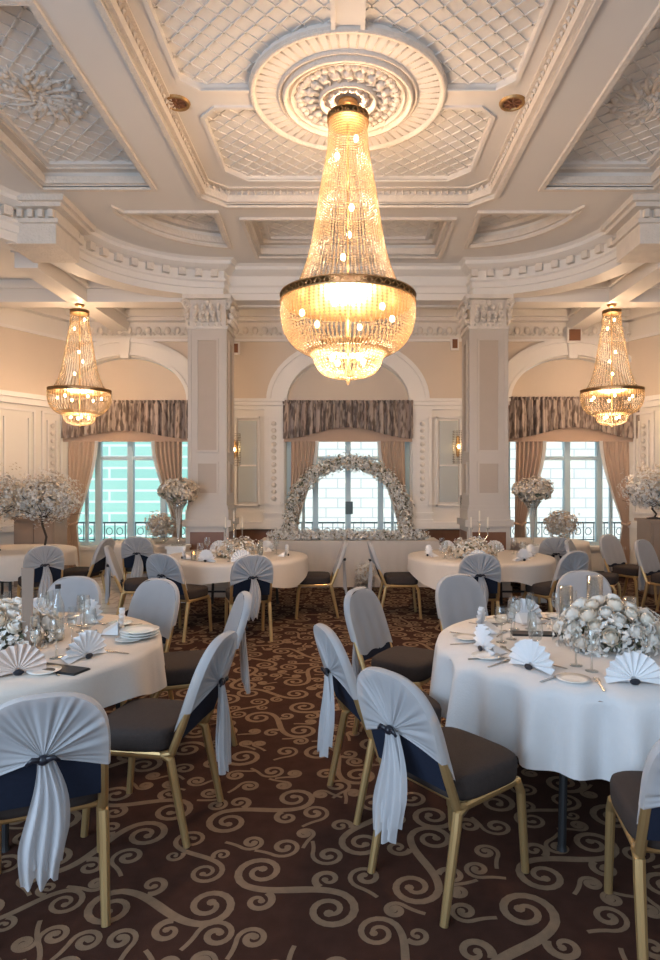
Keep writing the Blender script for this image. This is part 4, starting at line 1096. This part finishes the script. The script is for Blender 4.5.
# flower arch and garland on the head table
o = empty('flower_arch', (0, 10.86, 0), 0, 'semicircular arch of white and sage blossoms before the middle window', 'flower arch')
AR = 1.0; AZ = 1.06
ap = [(-AR, 0, 0), (-AR, 0, .5)] + [(AR * math.cos(PI - PI * k / 30), 0, AZ + AR * 1.0 * math.sin(PI * k / 30)) for k in range(31)] + [(AR, 0, .5), (AR, 0, 0)]
B = MB(); B.tube(ap, .012, 6); B.build('hoop', M['whitemetal'], o)
W1 = MB(); W2 = MB(); W3 = MB()
for k in range(66):
    t = k / 65; 
    L1 = .5; tot = 2 * L1 + PI * AR; d = t * tot
    if d < L1: c = (-AR, 0, AZ - L1 + d)
    elif d > tot - L1: c = (AR, 0, AZ - (d - (tot - L1)))
    else: a = PI - (d - L1) / AR; c = (AR * math.cos(a), 0, AZ + AR * math.sin(a))
    rr = .15 + .03 * math.sin(k * 1.7)
    cloud(W1, c, rr, 60, .030, (0,), (1, .8, 1), .2); cloud(W2, c, rr * .95, 22, .028, (0,), (1, .8, 1), .2); cloud(W3, c, rr, 16, .03, (0,), (1, .8, 1), .2)
    sprigs(W1 if k % 2 else W2, c, rr * 1.15, 5, .016, 0, (1, .5, 1))
W1.build('white_blossoms', M['white_bl'], o)['kind'] = 'stuff'; W2.build('beige_blossoms', M['blush'], o)['kind'] = 'stuff'; W3.build('leaves', M['leaf'], o)['kind'] = 'stuff'
o = empty('flower_garland', (0, 10.30, .757), 0, 'long garland of white blossoms along the head table', 'garland')
W1 = MB(); W2 = MB(); W3 = MB()
for k in range(50):
    c = (-1.25 + 2.5 * k / 49, .03 * math.sin(k * 2), .07); cloud(W1, c, .14, 54, .030, (0,), (1, 1, .85), .2); cloud(W2, c, .11, 22, .026, (0,), (1, 1, .8), .2); cloud(W3, c, .10, 10, .026, (0,), (1, 1, .7), .2)
W1.build('white_blossoms', M['white_bl'], o)['kind'] = 'stuff'; W2.build('beige_blossoms', M['blush'], o)['kind'] = 'stuff'; W3.build('leaves', M['leaf'], o)['kind'] = 'stuff'
bushy(.27, 9.88, 0.0, .16, 'small posy on the floor in front of the head table', 220, 'white_bl', 'blush', 1.0)

# ------------------------------------------------------------------ table ware
def make_fan(m):
    o = empty('folded_napkin', label='napkin', cat='napkin')
    B = MB(); N = 22; R = .112
    vs = []
    for j in range(6):
        r = .012 + (R - .012) * j / 5
        for k in range(N + 1):
            a = math.radians(-8 + 196 * k / N); zz = .014 * (1 if k % 2 else -1) * (r / R)
            vs.append((r * math.cos(a), zz, .018 + r * math.sin(a)))
    B.add(vs, [(j * (N + 1) + k, j * (N + 1) + k + 1, (j + 1) * (N + 1) + k + 1, (j + 1) * (N + 1) + k) for j in range(5) for k in range(N)])
    B.build('pleated_fan', m, o)
    B = MB(); B.add([(-.10, .015, .003), (.10, .015, .003), (.06, .10, .004), (-.06, .10, .004), (-.05, .02, .05), (.05, .02, .05)], [(0, 1, 2, 3), (3, 2, 5, 4), (0, 4, 5, 1), (0, 3, 4), (1, 5, 2)])
    B.build('folded_foot', m, o)
    B = MB(); B.ball((0, -.018, .014), .017, 8, 5, (1.3, .6, .8)); B.build('napkin_clip', M['ribbon'], o)
    return o
FAN = make_fan(M['napkin']); FANP = make_fan(M['napkin_p'])
def make_glass(name, h, r):
    o = empty(name, label='glass', cat='glass')
    B = MB(); B.lathe([(.032, 0), (.032, .003), (.006, .008), (.004, h * .45), (.004, h * .48)], 18); B.build('stem', M['glass'], o, smooth=True)
    B = MB(); B.lathe([(.004, h * .47), (r * .8, h * .55), (r, h * .70), (r * .88, h * .9), (r * .8, h)], 18); B.f.pop(); B.m.pop(); B.build('glass_bowl', M['glass'], o, smooth=True)
    return o
WG = make_glass('wine_glass', .21, .040); FG = make_glass('champagne_flute', .235, .026)
def make_cut(kind):
    B = MB()
    if kind == 'knife': B.box(-.006, .006, -.11, -.01, .001, .005); B.add([(-.008, -.01, .002), (.009, -.01, .002), (.010, .08, .002), (0, .115, .002), (-.008, .09, .002), (-.008, -.01, .004), (.009, -.01, .004), (.010, .08, .004), (0, .115, .004), (-.008, .09, .004)], [(0, 1, 2, 3, 4), (9, 8, 7, 6, 5), (0, 5, 6, 1), (1, 6, 7, 2), (2, 7, 8, 3), (3, 8, 9, 4), (4, 9, 5, 0)])
    if kind == 'fork':
        B.box(-.005, .005, -.10, .035, .001, .004); B.box(-.012, .012, .035, .055, .001, .004)
        for x in (-.0105, -.0035, .0035, .0105): B.box(x - .002, x + .002, .055, .10, .002, .004)
    if kind == 'spoon': B.box(-.005, .005, -.10, .045, .001, .004); B.ball((0, .07, .004), .018, 10, 5, (1, 1.5, .2))
    o = B.build('dinner_' + kind if kind != 'spoon' else 'dessert_spoon', M['steel']); return tag(o, 'x', 'cutlery')
KN, FK, SPN = make_cut('knife'), make_cut('fork'), make_cut('spoon')
def make_plate():
    o = MB().lathe([(0, 0), (.045, 0), (.05, .006), (.078, .013), (.08, .015), (.05, .010), (0, .008)], 28).build('side_plate', M['china'], smooth=True); return tag(o, 'x', 'plate')
PL = make_plate()
def setting(T, ang, desc, full=True, fan=None, rn=.70, ez=.758, skip=()):
    """a cover laid for the seat lying at angle ang (degrees) from the table's centre"""
    a = math.radians(ang); u = Vector((math.cos(a), math.sin(a))); t = Vector((-u.y, u.x)); rz = math.atan2(-(-u.x), -u.y)
    C0 = Vector(T)
    def at(r, s): p = C0 + u * r + t * s; return (p.x, p.y, ez)
    if 'fan' not in skip: place(fan or FAN, at(rn, 0), rz + random.uniform(-.2, .2), 'fan-folded napkin laid %s' % desc, 'napkins on the tables', 1.15)
    if full:
        place(KN, at(.74, .15), rz + random.uniform(-.05, .05), 'steel dinner knife laid %s' % desc, 'dinner knives')
        place(FK, at(.74, -.16), rz + random.uniform(-.05, .05), 'steel dinner fork laid %s' % desc, 'dinner forks')
        place(SPN, at(.56, .02), rz + PI / 2, 'steel spoon laid %s' % desc, 'dessert spoons')
        place(PL, at(.70, -.27), rz, 'white side plate laid %s' % desc, 'side plates')
        place(FG, at(.47, .12), rz, 'champagne flute standing %s' % desc, 'champagne flutes')
    place(WG, at(.50, .22), rz, 'wine glass standing %s' % desc, 'wine glasses')
def ang_of(T, c): return math.degrees(math.atan2(c[1] - T[1], c[0] - T[0]))
t1d = ['before the tied aisle chair of the front right table', 'before the edge-on chair of the front right table', 'before the aisle-corner chair of the front right table', 'before the pale chair behind the front right table',
       'before the chair behind the roses of the front right table', 'before the cut-off chair at the right edge']
for c, d in zip(chairs[:6], t1d): setting(T1, ang_of(T1, c), d, rn=.70)
setting(T1, -62, 'at the near right rim of the front right table')
t2d = ['before the chair in the bottom left corner', 'before the tied aisle chair of the front left table', 'before the narrow side-on chair of the front left table', 'before the plain-fronted chair of the front left table', 'before the grey chair behind the glasses of the front left table']
for i, (c, d) in enumerate(zip(chairs[6:11], t2d)): setting(T2, ang_of(T2, c), d, fan=FANP if i in (0,) else None)
for T, lst, ds in ((T3, chairs[11:15], ['before the tailed chair of the middle left table', 'at the near left of the middle left table', 'at the aisle side of the middle left table', 'at the window side of the middle left table']),
                   (T4, chairs[15:18], ['at the aisle side of the middle right table', 'at the near side of the middle right table', 'before the brownish chair of the middle right table'])):
    for c, d in zip(lst, ds): setting(T, ang_of(T, c), d, full=False, rn=.66)
for T, angs, nm in ((T3, ((60, 'far right'), (120, 'far left')), 'left'), (T4, ((60, 'far right'), (120, 'far left'), (0, 'right')), 'right')):
    for a_, w_ in angs: setting(T, a_, 'at the %s rim of the middle %s table' % (w_, nm), full=False, rn=.66)

# stacked plates on the front left table
for k in range(3):
    p = place(PL, (-1.27, 3.78, .758 + k * .016), 0, ['lowest', 'middle', 'topmost'][k] + ' plate of the stack at the right rim of the front left table', 'stacked plates', scale=1.45)
# menu folders
def folder(x, y, rz, label):
    o = empty('menu_folder', (x, y, .758), rz, label, 'menu')
    B = MB(); B.box(-.15, .15, -.055, .055, 0, .006); B.build('cover', M['black'], o); B = MB(); B.box(-.146, .147, -.051, .051, .006, .010); B.build('sheets', M['black'], o)
folder(1.17, 3.86, -.1, 'long black menu folder lying left of the roses on the front right table')
folder(-1.46, 3.13, -.35, 'black menu folder near the front rim of the front left table')
# tan card on a stand, bottle, candles
o = empty('table_card', (-1.79, 3.46, .757), .2, 'tall narrow tan card standing on the front left table', 'card')
B = MB(); B.box(-.045, .045, -.03, .03, 0, .02); B.build('foot', M['panelwood'], o); B = MB(); B.add([(-.022, -.004, .02), (.022, -.004, .02), (.036, -.004, .47), (-.030, -.004, .47), (-.022, .004, .02), (.022, .004, .02), (.036, .004, .47), (-.030, .004, .47)], [(0, 1, 2, 3), (7, 6, 5, 4), (0, 4, 5, 1), (1, 5, 6, 2), (2, 6, 7, 3), (3, 7, 4, 0)]); B.build('card', M['tan'], o)
o = empty('bottle', (-1.74, 3.72, .757), 0, 'tall clear glass bottle beside the tan card on the front left table', 'bottle')
B = MB(); B.lathe([(.03, 0), (.036, .01), (.036, .2), (.03, .23), (.013, .27), (.012, .31), (.015, .32), (0, .32)], 20); B.build('body', M['glass'], o, smooth=True)
B = MB(); B.lathe([(0, .006), (.031, .006), (.031, .05), (0, .05)], 16); B.build('contents', M['candle'], o); B = MB(); B.lathe([(0, .31), (.016, .31), (.016, .335), (0, .335)], 12); B.build('stopper', M['black'], o)
def hurricane(x, y, h, r, label, lit=False, z=.757):
    o = empty('candle_holder', (x, y, z), 0, label, 'candle holder')
    B = MB(); B.lathe([(r * .9, 0), (r, .01), (r, h), (r * .95, h), (r * .95, .012), (0, .012)], 20); B.f.pop(0) if False else None; B.build('glass_cylinder', M['glass'], o, smooth=True)
    B = MB(); B.lathe([(0, .012), (r * .55, .012), (r * .55, h * .55), (0, h * .55)], 14); c = B.build('candle', M['candle'], o)
    if lit: B = MB(); B.ball((0, 0, h * .55 + .02), .010, 8, 6, (1, 1, 2)); B.build('flame', M['flame'], o)
hurricane(1.40, 3.98, .28, .042, 'glass candle cylinder standing behind the left side of the front roses')
hurricane(1.60, 4.02, .34, .05, 'taller glass candle cylinder behind the front roses')
hurricane(1.78, 3.92, .22, .04, 'short glass candle cylinder right of the tall one behind the front roses')
hurricane(-1.88, 7.55, .13, .035, 'small lit candle glowing orange on the middle left table', True)
hurricane(-1.1, 7.8, .22, .03, 'slim glass candle holder on the right side of the middle left table')
# glass candelabrum on the middle right table
def candelabrum(x, y, label, z=.757, h=.42):
    o = empty('candelabrum', (x, y, z), 0, label, 'candelabrum')
    B = MB(); B.lathe([(.07, 0), (.07, .01), (.015, .03), (.012, h * .5), (.02, h * .55), (.01, h * .6), (.01, h)], 16); B.build('stem', M['steel'], o, smooth=True)
    for s in (-1, 1):
        B = MB(); B.tube([(0, 0, h * .5), (s * .06, 0, h * .45), (s * .11, 0, h * .6), (s * .11, 0, h * .8)], .007, 6); B.build('arm', M['steel'], o)
    for s in (-1, 0, 1):
        zt = h if s == 0 else h * .8
        B = MB(); B.lathe([(0, zt), (.022, zt), (.026, zt + .02), (0, zt + .02)], 12); B.tube([(s * 0, 0, zt), (0, 0, zt + .02)], .01, 6); B.build('candle_cup', M['glass'], o).location = (s * .11, 0, 0)
        B = MB(); B.tube([(0, 0, zt + .02), (0, 0, zt + .16)], .010, 8); B.build('candle', M['candle'], o).location = (s * .11, 0, 0)
candelabrum(1.72, 8.12, 'three-armed candelabrum on the middle right table')
candelabrum(-1.50, 8.15, 'three-armed candelabrum on the middle left table')
# tall white stands beside the columns
for x, lb in ((-1.92, 'tall white candle stand on the floor right of the left column'), (1.88, 'tall white candle stand on the floor left of the right column')):
    o = empty('candle_stand', (x, 10.13, 0), 0, lb, 'candle stand')
    B = MB(); B.lathe([(.13, 0), (.13, .02), (.03, .06), (.022, .6), (.04, .64), (.022, .68), (.02, 1.15), (.05, 1.22), (.03, 1.28), (0, 1.28)], 16); B.build('pole', M['whitemetal'], o, smooth=True)
    B = MB(); B.lathe([(0, 1.27), (.05, 1.27), (.055, 1.5), (.05, 1.5), (.045, 1.28)], 16); B.build('glass_cylinder', M['glass'], o, smooth=True)
    B = MB(); B.lathe([(0, 1.28), (.028, 1.28), (.028, 1.42), (0, 1.42)], 14); B.build('candle', M['candle'], o)
